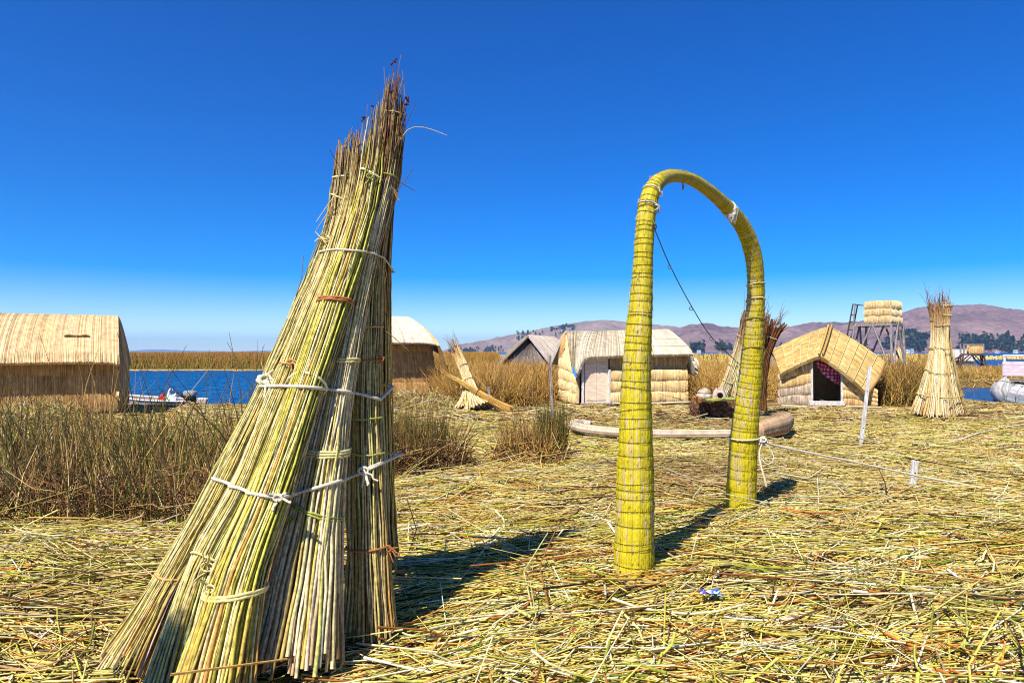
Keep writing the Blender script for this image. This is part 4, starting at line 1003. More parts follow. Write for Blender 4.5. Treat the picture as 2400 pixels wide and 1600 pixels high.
def courses(parent, name, tl, tr, bl, br, rows, n, pals, outward, rr, bulge=0.05, overlap=0.03, **kw):
    """stacked mat rows between four corners, top row first"""
    tl, tr, bl, br = map(np.asarray, (tl, tr, bl, br)); kw.setdefault('bulge_p', 0.6)
    for k in range(rows):
        a, c = k/rows, (k+1)/rows+overlap/rows
        pal = pals[k % len(pals)] if isinstance(pals[0], list) else pals
        w1 = rr.normal(0, 0.012, 4)
        T = [tl+(bl-tl)*a, (tl+(bl-tl)*a)*0.65+(tr+(br-tr)*a)*0.35+np.array((0, 0, w1[0])), (tl+(bl-tl)*a)*0.35+(tr+(br-tr)*a)*0.65+np.array((0, 0, w1[1])), tr+(br-tr)*a]
        B_ = [tl+(bl-tl)*c, (tl+(bl-tl)*c)*0.65+(tr+(br-tr)*c)*0.35+np.array((0, 0, w1[2])), (tl+(bl-tl)*c)*0.35+(tr+(br-tr)*c)*0.65+np.array((0, 0, w1[3])), tr+(br-tr)*c]
        panel(parent, name, T, B_, n, pal, outward, 6, bulge, rr=rr, **kw)

def seam(parent, pts, rad=0.006, col=(120, 92, 54), name='stitching'):
    P = curve_pts(pts, 24); mk(name, tubes(P[None], np.full((1, 24), rad), 4, lin(col)[None]), M_BAND, parent)

def plank(parent, name, a, b, wdt, thk, mat, up=(0, 0, 1.0)):
    a, b = np.asarray(a, float), np.asarray(b, float); ax = b-a; ax /= np.linalg.norm(ax)
    e1 = np.cross(ax, up); 
    if np.linalg.norm(e1) < 1e-3: e1 = np.cross(ax, (0, 1.0, 0))
    e1 /= np.linalg.norm(e1); e2 = np.cross(e1, ax)
    bev = min(wdt, thk)*0.18; V = []
    prof = [(-wdt/2+bev, -thk/2), (wdt/2-bev, -thk/2), (wdt/2, -thk/2+bev), (wdt/2, thk/2-bev), (wdt/2-bev, thk/2), (-wdt/2+bev, thk/2), (-wdt/2, thk/2-bev), (-wdt/2, -thk/2+bev)]
    for p in (a, b):
        for x, y in prof: V.append(p+e1*x+e2*y)
    f = [tuple(range(7, -1, -1)), tuple(range(8, 16))]+[(j, (j+1) % 8, 8+(j+1) % 8, 8+j) for j in range(8)]
    return link(name, poly_mesh(name, V, f), mat, parent)

def pole(parent, name, a, b, rad, mat, r2=None):
    P = curve_pts([a, b], 5)+rng.normal(0, rad*0.12, (5, 3)); g_ = tubes(P[None], np.linspace(rad, r2 or rad*0.85, 5)[None], 7, lin((160, 150, 140))[None])
    me = quad_mesh(name, g_[0], g_[1], g_[2]); 
    return link(name, me, mat, parent)

r = np.random.default_rng(606)
UP = np.array((0, 0, 1.0))
# ---------------- left hut (mostly out of the left edge)
h = empty('reed_hut', (-13, 19, 0)); tag(h, 'pale thatched reed hut cut off by the left edge', 'hut')
dirx = np.array((math.cos(0.33), math.sin(0.33), 0)); diry = np.array((-math.sin(0.33), math.cos(0.33), 0))
E = np.array((-10.45, 18.1, 0))                       # right front corner of the wall
L0 = 6.5; Wd = 2.7
FL = E-dirx*L0; BR = E+diry*Wd-dirx*0.25; BL = FL+diry*Wd
zt = 1.42
courses(h, 'wall_mat', FL+UP*zt+dirx*1.9, E+UP*zt, FL+UP*0.05+dirx*1.9, E+UP*0.05, 3, 110, WALL_BROWN, -diry, r, 0.02, thick=0.05)
courses(h, 'wall_mat', FL+UP*zt, FL+UP*zt+dirx*1.0, FL+UP*0.05, FL+UP*0.05+dirx*1.0, 3, 30, WALL_BROWN, -diry, r, 0.02, thick=0.05)
courses(h, 'wall_mat', E+UP*zt, BR+UP*zt, E+UP*0.05, BR+UP*0.05, 3, 60, WALL_BROWN, dirx, r, 0.03)
courses(h, 'wall_mat', BL+UP*zt, BR+UP*zt, BL+UP*0.05, BR+UP*0.05, 3, 60, WALL_BROWN, diry, r, 0.03)
courses(h, 'wall_mat', FL+UP*zt, BL+UP*zt, FL+UP*0.05, BL+UP*0.05, 3, 40, WALL_BROWN, -dirx, r, 0.03)
RZ = 2.62
rl = FL+diry*Wd*0.5+UP*RZ-dirx*0.3; rr_ = E+diry*Wd*0.5+UP*RZ-dirx*0.25
el = FL-diry*0.42+UP*1.28-dirx*0.3; er = E-diry*0.42+UP*1.30+dirx*0.12
panel(h, 'roof_mat', [rl+UP*0.05, rr_], [el, (el+er)/2+UP*0.02, er-dirx*0.6+UP*0.04, er-UP*0.02], 260, ROOF_PALE, -diry+UP, 8, 0.16, 0.006, 0.08, 0.02, rr=r)
bl_ = BL+diry*0.4+UP*1.25-dirx*0.3; br_ = BR+diry*0.4+UP*1.25+dirx*0.0
panel(h, 'roof_mat', [rl+UP*0.05, rr_], [bl_, br_], 120, ROOF_PALE, diry+UP, 6, 0.14, 0.006, 0.08, 0.02, rr=r)
# gable ends closed by drooping mats
panel(h, 'gable_mat', [rr_-UP*0.1-dirx*0.05, rr_-UP*0.12-dirx*0.03], [E+dirx*0.04+UP*0.45-diry*0.1, BR+dirx*0.0+UP*0.5], 50, WALL_BROWN+ROOF_PALE[:1], dirx, 6, 0.1, 0.01, 0.05, 0.1, rr=r)
panel(h, 'gable_mat', [rl-UP*0.1, rl-UP*0.12], [FL+UP*zt, BL+UP*zt], 40, WALL_BROWN, -dirx, 5, 0.02, 0.01, 0.05, 0.02, rr=r)
for f_ in (0.36, 0.62):
    off_ = (-diry*0.75+UP*0.62); off_ /= np.linalg.norm(off_); bl2 = 0.16*math.sin(math.pi*f_)**0.5+0.012
    seam(h, [rl*(1-f_)+el*f_+off_*bl2, (rl+rr_)/2*(1-f_)+(el+er)/2*f_+off_*bl2, rr_*(1-f_)+er*f_+off_*bl2], 0.006, (196, 172, 124))
dk_ = panel(h, 'dark_doorway_sheet', [FL+dirx*1.0+UP*1.35+diry*0.12, FL+dirx*1.9+UP*1.35+diry*0.12], [FL+dirx*1.0+UP*0.05+diry*0.12, FL+dirx*1.9+UP*0.05+diry*0.12], 14, [(60, 46, 32, 1)], -diry, 4, 0.02, 0.01, rr=r)  # dark sheet gives the open doorway its shade by colour
pole(h, 'door_post', FL+dirx*1.9+UP*0.0-diry*0.05, FL+dirx*1.9+UP*1.4-diry*0.05, 0.045, M_DARKWOOD)
# small reed sheaf tied on the roof
f_ = 0.56; c0 = (rl+(rr_-rl)*0.86)*(1-f_)+(el+(er-el)*0.86)*f_+off_*0.2
sh = empty('reed_sheaf', c0); tag(sh, 'small dark reed sheaf tied on the roof of the left edge hut', 'reed bundle')
N_ = 60; a_ = r.uniform(0, 6.28, N_); q_ = np.sqrt(r.uniform(0, 1, N_))*0.028; t = np.linspace(-1, 1, 5)
P = np.empty((N_, 5, 3)); fan = (0.6+1.1*np.abs(t))[None, :, None]
P[:] = c0+dirx*(t[None, :, None]*0.27*r.uniform(0.5, 1.15, (N_, 1, 1)))+(np.cos(a_)*q_)[:, None, None]*off_*fan+(np.sin(a_)*q_)[:, None, None]*UP*fan
mk('stalks', tubes(P, np.full((N_, 5), 0.007), 4, pick(WALL_BROWN+[(100, 70, 40, 3)], N_, r)), M_REED, sh)
mk('string', cat_geo([loop_tube(c0, off_, UP, 0.055, 0.055, 0.008, 16, 0.003, r, (210, 206, 196), sides=4), tubes(curve_pts([c0+off_*0.04, (rl+(rr_-rl)*0.80)*0.75+(el+(er-el)*0.80)*0.25+off_*0.16, rl+(rr_-rl)*0.76+UP*0.03], 10)[None], np.full((1, 10), 0.005), 4, lin((190, 186, 176))[None])]), M_BAND, sh)

# ---------------- hut half hidden behind the big stack
h = empty('reed_hut', (-4.5, 24, 0)); tag(h, 'brown walled reed hut half hidden behind the big reed stack', 'hut')
dA = np.array((0.94, 0.34, 0)); dA /= np.linalg.norm(dA); dB = np.array((-dA[1], dA[0], 0))
E = D(1004, 893, 23.6); E[2] = 0.22; top_e = D(988, 784, 23.6)
L0 = 3.7; Wd = 2.8; FL = E-dA*L0
zt = top_e[2]; Et = E.copy(); Et[2] = zt; Et = Et-dA*0.18+dB*0.12; FLt = FL.copy(); FLt[2] = zt-0.02
courses(h, 'wall_mat', FLt, Et, FL+UP*0.0, E, 5, 84, WALL_BROWN, -dB, r, 0.018, thick=0.05)
BR = E+dB*Wd; BL = FL+dB*Wd; BRt, BLt = BR+UP*(zt-0.22), BL+UP*(zt-0.22)
courses(h, 'wall_mat', Et, BRt, E, BR, 4, 50, WALL_BROWN, dA, r, 0.03); courses(h, 'wall_mat', BLt, BRt, BL, BR, 4, 60, WALL_BROWN, dB, r, 0.03); courses(h, 'wall_mat', FLt, BLt, FL, BL, 4, 40, WALL_BROWN, -dA, r, 0.03)
rE = D(934, 727, 24.2); rF = rE-dA*2.3+UP*0.02
er = D(1000, 790, 23.0); el = er-dA*(L0+0.7); el[2] = er[2]+0.02
ev = [el, (el+er)/2+UP*0.03, er-dA*0.5+UP*0.05, er]
panel(h, 'roof_mat', [rF, rE], ev, 190, ROOF_GREY, -dB+UP, 8, 0.14, 0.006, 0.07, 0.02, rr=r)
brk = BRt+dB*0.35+dA*0.3-UP*0.1; blk_ = BLt+dB*0.35-dA*0.3-UP*0.1
panel(h, 'roof_mat', [rF, rE], [blk_, brk], 110, ROOF_GREY, dB+UP, 6, 0.12, 0.006, 0.07, 0.02, rr=r)
# hanging end mat: roof wraps round the right end
panel(h, 'end_mat', [rE-UP*0.01, rE-UP*0.02+dB*0.02], [er+dA*0.12-UP*0.02, (er+brk)/2+dA*0.42-UP*0.3, brk], 90, ROOF_GREY+WALL_BROWN[:1], dA+UP, 8, 0.12, 0.007, 0.06, 0.02, rr=r)
panel(h, 'end_mat', [er+dA*0.12-UP*0.04, (er+brk)/2+dA*0.44-UP*0.31], [E+dA*0.28-dB*0.1+UP*0.1, E+dA*0.4+dB*0.9+UP*0.1], 46, WALL_BROWN, dA-dB*0.5, 6, 0.09, 0.008, 0.05, 0.03, rr=r)
panel(h, 'end_mat', [rF-UP*0.05, rF-UP*0.06+dB*0.02], [FLt, BLt], 40, WALL_BROWN, -dA, 5, 0.02, 0.008, 0.05, 0.02, rr=r)

# ---------------- central hut with the pale door
h = empty('reed_hut', (3.2, 21, 0)); tag(h, 'reed hut with a pale plywood door behind the yellow arch', 'hut')
A = D(1330, 929, 20.3); A[2] = 0.02; B_ = D(1576, 923, 20.9); B_[2] = 0.02
dA = B_-A; L0 = np.linalg.norm(dA); dA /= L0; dB = np.array((-dA[1], dA[0], 0)); Wd = 2.5
C_ = D(1287, 922, 22.0); C_[2] = 0.02; Dk = B_+dB*Wd
zt = 1.5
def fw(f, z, o=0.0): return A+dA*L0*f+UP*z-dB*o
f0, f1_ = 0.04, 0.255
courses(h, 'wall_mat', fw(f1_+0.01, zt), fw(1.0, zt), fw(f1_+0.01, 0.75), fw(1.0, 0.75), 2, 92, WALL_BROWN+WALL_PALE, -dB, r, 0.015, thick=0.04)
courses(h, 'wall_mat', fw(f1_+0.01, 1.03, 0.08), fw(1.0, 1.03, 0.08), fw(f1_+0.01, 0.05, 0.10), fw(1.0, 0.05, 0.10), 3, 92, WALL_PALE, -dB, r, 0.05, thick=0.09, ridge=0.008, swell=0.02)
courses(h, 'wall_mat', C_+UP*1.4, A+UP*1.15+dB*0.1, C_-dA*0.05+UP*0.05, A+UP*0.05-dA*0.06, 4, 40, WALL_PALE, -dA-dB, r, 0.05, thick=0.06, swell=0.02)
courses(h, 'wall_mat', B_+UP*zt, Dk+UP*zt, B_+UP*0.05, Dk+UP*0.05, 4, 50, WALL_PALE, dA, r, 0.06)
courses(h, 'wall_mat', C_+UP*zt, Dk+UP*zt, C_+UP*0.05, Dk+UP*0.05, 4, 60, WALL_BROWN, dB, r, 0.04)
# door: four boards with frame
dw = (f1_-f0)/2
for k in range(2):
    a0 = f0+0.006+dw*k; plank(h, 'door_panel', fw(a0+dw/2, 0.06, 0.05), fw(a0+dw/2, 1.48, 0.05), L0*dw*0.985, 0.03, M_DOOR, up=dB)
for k, z in enumerate((0.16, 1.2)): plank(h, 'door_rail', fw(f0+0.02, z, 0.073), fw(f1_-0.02, z, 0.073), 0.014, 0.05, M_DOOR)
plank(h, 'door_jamb', fw(f0-0.012, 0.0, 0.08), fw(f0-0.012, 1.42, 0.06), 0.075, 0.08, M_WHITEPAINT, up=dB); plank(h, 'door_jamb', fw(f1_+0.012, 0.0, 0.1), fw(f1_+0.012, 1.05, 0.1), 0.075, 0.1, M_WHITEPAINT, up=dB)
plank(h, 'door_sill', fw(f0-0.03, 0.03, 0.09), fw(f1_+0.04, 0.03, 0.09), 0.12, 0.07, M_GREYWOOD); plank(h, 'door_jamb', fw(f1_+0.012, 1.05, 0.03), fw(f1_+0.012, 1.5, 0.03), 0.06, 0.06, M_DARKWOOD, up=dB)
pale_rope = [fw(f1_+0.03, 0.05, 0.22), fw(0.6, 0.03, 0.24), fw(1.02, 0.06, 0.2)]; seam(h, pale_rope, 0.03, (214, 200, 172), 'floor_roll')
rL = D(1301, 761, 21.9); rR = D(1530, 756, 22.2)
ebl = D(1329, 850, 20.3); ebm = D(1346, 823, 20.05); ebr = D(1588, 812, 20.55)
panel(h, 'roof_mat', [rL, rR], [D(1311, 836, 20.6), D(1322, 858, 20.05), D(1327, 854, 20.0), D(1334, 835, 19.98), D(1345, 822, 20.0), D(1370, 818, 20.05), D(1400, 817, 20.1), D(1480, 814, 20.3), D(1540, 813, 20.45), ebr], 230, ROOF_GREY, -dB+UP, 9, 0.13, 0.009, 0.09, 0.016, rr=r)
bkl = C_+dB*0.5+UP*1.2-dA*0.2; bkr = Dk+dB*0.5+UP*1.35+dA*0.3
panel(h, 'roof_mat', [rL-dA*0.06, rR], [bkl, bkr], 120, ROOF_GREY, dB+UP, 6, 0.13, 0.007, 0.09, 0.016, rr=r)
panel(h, 'gable_mat', [rL-UP*0.04+dB*0.05, rL-UP*0.05+dB*0.1], [A+UP*1.12+dB*0.3, C_+UP*1.38], 40, WALL_PALE, -dA, 6, 0.05, 0.008, 0.05, 0.03, rr=r)
panel(h, 'end_mat', [rL-dA*0.02+UP*0.01, rL-dA*0.03+dB*0.1], [D(1296, 800, 21.6), D(1285, 866, 22.4)], 36, WALL_BROWN, -dA, 6, 0.1, 0.01, 0.05, 0.04, rr=r)
panel(h, 'end_mat', [rR-UP*0.0, rR-UP*0.01+dB*0.05], [ebr+dA*0.02, D(1594, 858, 20.9), bkr], 80, ROOF_GREY, dA, 7, 0.12, 0.008, 0.06, 0.05, rr=r)
panel(h, 'gable_mat', [rR-UP*0.2-dA*0.2, rR-UP*0.21+dB*0.05-dA*0.2], [B_+UP*1.45, Dk+UP*1.45], 40, WALL_PALE, dA, 6, 0.02, 0.008, 0.05, 0.03, rr=r)
for f_ in (0.3, 0.55, 0.8):
    o_ = (-dB*0.62+UP*0.78)*(0.13*math.sin(math.pi*f_)**0.5+0.015)
    seam(h, [rL*(1-f_)+D(1345, 824, 20.05)*f_+o_, (rL+rR)/2*(1-f_)+D(1470, 814, 20.3)*f_+o_, rR*(1-f_)+ebr*f_+o_], 0.007, (230, 222, 204))
# blue rag hanging from the eave
P = [D(1312, 842, 20.1), D(1316, 842, 20.1), D(1325, 866, 19.95), D(1320, 866, 19.95), D(1316, 855, 20.0)]
cl = link('rag', poly_mesh('rag', [*P, *[p+np.array((0.02, 0.03, 0)) for p in P]], [(0, 1, 2, 3, 4), (9, 8, 7, 6, 5)]+[(j, 5+j, 5+(j+1) % 5, (j+1) % 5) for j in range(5)]), mat_plain('blue_plastic', (36, 130, 214), 0.4, 0.4, 20, 0.15)); tag(cl, 'blue rag hanging from the left eave of the central hut', 'rag')

# ---------------- small hut with the open doorway
h = empty('reed_hut', (9, 20.5, 0)); tag(h, 'small golden reed hut with an open doorway and low gabled roof', 'hut')
A = D(1791, 929, 19.9); A[2] = 0.02; B_ = D(2014, 936, 19.5); B_[2] = 0.02
dA = B_-A; L0 = np.linalg.norm(dA); dA /= L0; dB = np.array((-dA[1], dA[0], 0)); Wd = 2.6
DL, DR = (1866-1791)/(2014-1791), (1931-1791)/(2014-1791)
def fw2(f, z, o=0.0): return A+dA*L0*f+UP*z-dB*o
apex = D(1905, 750, 20.8); ridf = D(1884, 817, 19.5)
def wall_side(fa, fb, zl, zr, rows, pals):
    for k in range(rows):
        a0, a1 = k/rows, (k+1)/rows
        ztop = lambda zz: zz*(1-a0)+0.04*a0
        zb = lambda zz: zz*(1-a1)+0.04*a1-0.02
        panel(h, 'wall_mat', [fw2(fa, ztop(zl), 0.02), fw2((fa+fb)/2, (ztop(zl)+ztop(zr))/2+r.normal(0, 0.012), 0.05), fw2(fb, ztop(zr), 0.02)], [fw2(fa, zb(zl), 0.04), fw2((fa+fb)/2, (zb(zl)+zb(zr))/2+r.normal(0, 0.012), 0.07), fw2(fb, zb(zr), 0.04)], 36, pals[k], -dB, 6, 0.045, 0.008, 0.06, 0.012, bulge_p=0.6, rr=r, swell=0.02)
wall_side(0.0, DL-0.012, 1.0, 1.36, 4, [WALL_PALE, WALL_PALE, WALL_GREY, WALL_GREY])
wall_side(DR+0.012, 1.0, 1.02, 0.5, 4, [WALL_PALE, WALL_PALE, WALL_PALE, WALL_PALE+WALL_BROWN])
BL, BR = A+dB*Wd+dA*1.1, B_+dB*Wd
courses(h, 'wall_mat', A+UP*0.98, BL+UP*1.1, A+UP*0.03, BL+UP*0.03, 4, 46, WALL_GREY, -dA, r, 0.06); courses(h, 'wall_mat', B_+UP*0.5, BR+UP*0.9, B_+UP*0.03, BR+UP*0.03, 4, 46, WALL_PALE, dA, r, 0.03)
courses(h, 'wall_mat', BL+UP*1.2, BR+UP*1.2, BL+UP*0.03, BR+UP*0.03, 4, 46, WALL_PALE, dB, r, 0.04)
panel(h, 'back_gable', [BL*0.5+BR*0.5+UP*2.2, BL*0.5+BR*0.5+UP*2.2+dA*0.05], [BL+UP*1.18, BR+UP*1.18], 40, WALL_PALE, dB, 5, 0.02, 0.008, 0.05, 0.02, rr=r)
# drooping front roof mats, stalks running from ridge to eave, in stitched strips
def strips(p00, p01, p10, p11, n, k, outward, bulge):
    for q in range(k):
        a0, a1 = q/k, (q+1)/k+0.02
        ea, eb = np.asarray(p00)*(1-a0)+np.asarray(p10)*a0, np.asarray(p01)*(1-a0)+np.asarray(p11)*a0
        ec, ed = np.asarray(p00)*(1-a1)+np.asarray(p10)*a1, np.asarray(p01)*(1-a1)+np.asarray(p11)*a1
        bz = lambda aa: np.asarray(outward)/np.linalg.norm(outward)*bulge*math.sin(math.pi*min(aa, 1))
        panel(h, 'roof_mat', [ea+bz(a0), eb+bz(a0)], [ec+bz(a1), ed+bz(a1)], n, ROOF_GOLD, outward, 3, 0.015, 0.011, 0.09, 0.012, rr=r)
lf, lb = D(1794, 858, 19.62), D(1776, 803, 20.6)
rf_, rb_ = D(1994, 905, 19.2), D(2034, 832, 20.4)
strips(apex, ridf, lb, lf, 40, 6, np.array((-0.4, -0.8, 0.8)), 0.06); strips(apex, ridf, rb_, rf_, 46, 6, np.array((0.4, -0.8, 0.8)), 0.06)
for (pa, pb, pc_, pd, hx_) in ((apex, ridf, lb, lf, -0.4), (apex, ridf, rb_, rf_, 0.4)):
    on = np.array((hx_, -0.8, 0.8)); on /= np.linalg.norm(on)
    for q in range(1, 6):
        f_ = q/6; o_ = on*(0.06*math.sin(math.pi*f_)+0.032)
        seam(h, [pa*(1-f_)+pc_*f_+o_, pb*(1-f_)+pd*f_+o_], 0.009, (236, 214, 160))
# rear half of the roof
apb = (BL+BR)/2+UP*2.3+dB*0.3; lbb = BL+UP*1.1-dA*0.35+dB*0.3; rbb = BR+UP*0.9+dA*0.35+dB*0.3
panel(h, 'roof_mat', [apex, apb], [lb, lbb], 70, ROOF_GOLD, -dA+UP, 6, 0.06, 0.008, 0.08, 0.02, rr=r); panel(h, 'roof_mat', [apex, apb], [rb_, rbb], 70, ROOF_GOLD, dA+UP, 6, 0.06, 0.008, 0.08, 0.02, rr=r)
g_ = [apex+np.array((0, -0.05, 0.06)), (apex+ridf)/2+np.array((0, -0.07, 0.05)), ridf+np.array((0, -0.04, 0.04))]
seam(h, [q+dA*0.05 for q in g_], 0.03, (190, 150, 84), 'ridge_roll'); seam(h, [q-dA*0.05 for q in g_], 0.03, (206, 168, 100), 'ridge_roll')
seam(h, [rf_+UP*0.02, (rf_+rb_)/2+dA*0.05, rb_+UP*0.02], 0.035, (150, 112, 60), 'eave_roll')
for f_, zj in ((DL-0.008, 1.38), (DR+0.008, 1.04)): plank(h, 'door_jamb', fw2(f_, 0.0, 0.08), fw2(f_, zj, 0.06), 0.055, 0.07, M_WHITEPAINT, up=dB)
plank(h, 'door_sill', fw2(DL-0.05, 0.10, 0.12), fw2(DR+0.03, 0.10, 0.12), 0.06, 0.13, M_WHITEPAINT); plank(h, 'door_lintel', fw2(DL-0.02, 1.38, -0.25), fw2(DR+0.02, 1.38, -0.25), 0.06, 0.06, M_GREYWOOD)
for q in range(3): seam(h, [D(1800+q*20, 860-q*14, 19.2), D(1812+q*22, 840+q*30, 19.15), D(1830+q*26, 905-q*10, 19.25)][:2+q % 2]+[D(1808+q*3, 900, 19.6)], 0.004, (190, 170, 120), 'loose_string')
seam(h, fw2(0.0, 0.03, 0.2)[None].tolist()+[fw2(0.3, 0.0, 0.2)], 0.03, (206, 186, 150), 'floor_roll'); seam(h, fw2(0.66, 0.03, 0.2)[None].tolist()+[fw2(1.02, 0.0, 0.2)], 0.03, (206, 186, 150), 'floor_roll')
# checked cloth across the doorway
m, n, l, b = new_mat('checked_cloth'); at = n.new('ShaderNodeAttribute'); at.attribute_name = 'Col'; l.new(at.outputs['Color'], b.inputs['Base Color']); b.inputs['Roughness'].default_value = 0.9
NU, NV = 40, 34; V = []; C = []
for j in range(NV):
    for i in range(NU):
        s, t = i/(NU-1), j/(NV-1)
        top_ = D(1869+62*s, 822+16*s, 19.95); low = D(1873+58*s, 836+50*s**0.85, 19.95)
        p = top_*(1-t)+low*t+np.array((0, 0.05*math.sin(s*11+t*4)*t+0.02*math.sin(t*14), -0.06*math.sin(math.pi*s)*t)); V.append(p)
        gx_, gy_ = int((s*62+t*5)/4.2) % 2, int(t*(14+50*s)/4.2) % 2
        C.append(lin([(248, 216, 228), (208, 72, 134), (208, 72, 134), (150, 24, 84)][gx_+2*gy_]))
Qc = [(j*NU+i, j*NU+i+1, (j+1)*NU+i+1, (j+1)*NU+i) for j in range(NV-1) for i in range(NU-1)]
cl = link('door_cloth', quad_mesh('door_cloth', V, Qc, np.array(C)), m); tag(cl, 'red and white checked cloth hung across the small hut doorway', 'cloth')

# ---------------- grey hut behind the golden reeds and other far huts
def simple_hut(label, rf, rb, el0, el1, er0, er1, pal, wallpal, base_z=0.05, n=70):
    """rf/rb ridge front and back, el0/el1 left eave front/back, er0/er1 right eave front/back"""
    e = empty('reed_hut', (rf[0], rf[1], 0)); tag(e, label, 'hut')
    out_l = np.cross(rb-rf, el0-rf); out_l *= np.sign(out_l[2]); out_r = np.cross(rb-rf, er0-rf); out_r *= np.sign(out_r[2])
    panel(e, 'roof_mat', [rf, rb], [el0, el1], n, pal, out_l, 6, 0.08, 0.01, 0.08, 0.02, rr=r); panel(e, 'roof_mat', [rf, rb], [er0, er1], n, pal, out_r, 6, 0.08, 0.01, 0.08, 0.02, rr=r)
    inn = lambda p, q, f: p*(1-f)+q*f
    ax = (rb-rf)/np.linalg.norm(rb-rf)
    cs = [inn(el0, er0, 0.08)+ax*0.3, inn(el0, er0, 0.92)+ax*0.3, inn(el1, er1, 0.92)-ax*0.3, inn(el1, er1, 0.08)-ax*0.3]
    for a, c in ((0, 1), (1, 2), (2, 3), (3, 0)):
        pa, pc = cs[a].copy(), cs[c].copy(); ba, bc = pa.copy(), pc.copy(); ba[2] = bc[2] = base_z
        o_ = np.cross(pc-pa, UP); ctr = sum(cs)/4; o_ *= np.sign(o_@((pa+pc)/2-ctr))
        courses(e, 'wall_mat', pa, pc, ba, bc, 3, 36, wallpal, o_, r, 0.03)
    panel(e, 'gable_mat', [rf+ax*0.3-UP*0.1, rf+ax*0.3-UP*0.1+(er0-el0)*0.02], [cs[0]-UP*0.02, cs[1]-UP*0.02], 40, wallpal, -ax, 5, 0.01, 0.012, 0.04, 0.02, rr=r)
    panel(e, 'gable_mat', [rb-ax*0.3-UP*0.1, rb-ax*0.3-UP*0.1+(er0-el0)*0.02], [cs[3]-UP*0.02, cs[2]-UP*0.02], 40, wallpal, ax, 5, 0.01, 0.012, 0.04, 0.02, rr=r)
    return e
GREYER = [(196, 184, 166, 5), (176, 160, 140, 4), (214, 204, 188, 2), (140, 120, 100, 2)]
simple_hut('weathered grey reed hut sunk behind golden reeds left of the central hut', D(1213, 768, 31), D(1272, 773, 34.5), D(1141, 838, 30.6), D(1195, 828, 34.8), D(1268, 838, 30.4), D(1330, 828, 34), GREYER, [(150, 138, 130, 3), (120, 106, 100, 2), (176, 164, 150, 1)])
simple_hut('grey roofed hut beyond the small golden hut', D(1768, 797, 38), D(1800, 799, 42), D(1742, 838, 37.6), D(1765, 836, 42), D(1800, 840, 37), D(1830, 838, 41), GREYER, GREYER)
simple_hut('long grey roofed hut beyond the tall cream reed cone', D(2176, 800, 63), D(2222, 802, 68), D(2168, 826, 62), D(2236, 829, 66), D(2190, 822, 66), D(2240, 824, 71), [(196, 190, 184, 4), (176, 168, 160, 3)], GREYER)
simple_hut('low grey hut showing past the right end of the central hut', D(1588, 822, 27), D(1597, 822, 29), D(1570, 848, 26.6), D(1580, 848, 29), D(1600, 850, 26.6), D(1606, 848, 29), ROOF_GREY, GREYER)

# ------------------------------------------------------------------ lookout towers
def tower(label, near, dA, dB, La, Lb, z_plat, z_top, rows, pal, leg_top_in, splay, base, mat, n, scale=1.0):
    """near = nearest corner on plan; dA, dB unit vectors to the left-back and right-back"""
    e = empty('lookout_tower', (near[0], near[1], 0)); tag(e, label, 'tower')
    c = [near, near+dA*La, near+dA*La+dB*Lb, near+dB*Lb]
    at = lambda p, z: np.array((p[0], p[1], z))
    ctr = sum(c)/4
    for a, b_, o_ in ((1, 0, -dB), (0, 3, -dA), (3, 2, dB), (2, 1, dA)):
        pa, pb = c[a], c[b_]
        for k in range(rows):
            z1 = z_top-(z_top-z_plat)*k/rows; z0 = z_top-(z_top-z_plat)*(k+1)/rows-0.02
            panel(e, 'wall_mat', [at(pa, z1), at((pa+pb)/2, z1+0.03), at(pb, z1)], [at(pa, z0)+o_*0.03, at((pa+pb)/2, z0+0.02)+o_*0.05, at(pb, z0)+o_*0.03], n, pal, o_, 5, 0.055*scale, 0.012, 0.07, 0.03, bulge_p=0.7, rr=r, swell=0.02)
    g_ = 0.2*scale; pc = [p+(p-ctr)*0.12 for p in c]; pc[1] = pc[1]+dA*0.45; pc[2] = pc[2]+dA*0.45
    nb = 7
    for k in range(nb):
        f = (k+0.5)/nb; a0 = pc[0]*(1-f)+pc[1]*f; b0 = pc[3]*(1-f)+pc[2]*f
        plank(e, 'platform_board', at(a0, z_plat-0.04), at(b0, z_plat-0.04), La*1.2/nb*0.96, 0.035, mat)
    for a, b_ in ((0, 1), (0, 3), (3, 2), (1, 2)): plank(e, 'platform_beam', at(pc[a], z_plat-0.12), at(pc[b_], z_plat-0.12), 0.07*scale, 0.11*scale, mat)
    lt = [p for p in pc]; lb = [p+(p-ctr)*splay for p in pc]
    for p, q in zip(lt, lb): pole(e, 'leg', at(q, base), at(p, z_plat-0.08), 0.075*scale, mat)
    for a, b_ in ((0, 1), (0, 3), (3, 2), (1, 2)):
        mid = (pc[a]+pc[b_])/2
        for q in (a, b_):
            o_ = (lb[q]-ctr); o_ = o_/np.linalg.norm(o_)*0.05
            pole(e, 'brace', at(lb[q]+o_, base+(z_plat-base)*0.12), at(mid+o_*0.6, z_plat-0.1), 0.055*scale, mat)
    return e, pc, lb, ctr
near = D(2045, 760, 34.0); near[2] = 0
dl = np.array((-0.66, 0.75, 0)); dr = np.array((0.75, 0.66, 0))
zp = D(2084, 740, 34)[2]; ztop = D(2084, 690, 34)[2]
e, pc, lb, ctr = tower('tall lookout tower with a thatched box on stilts behind the small hut', near, dl, dr, 1.2, 1.4, zp, ztop, 3, ROOF_PALE, 0.1, 0.14, 0.0, M_GREYWOOD, 46)
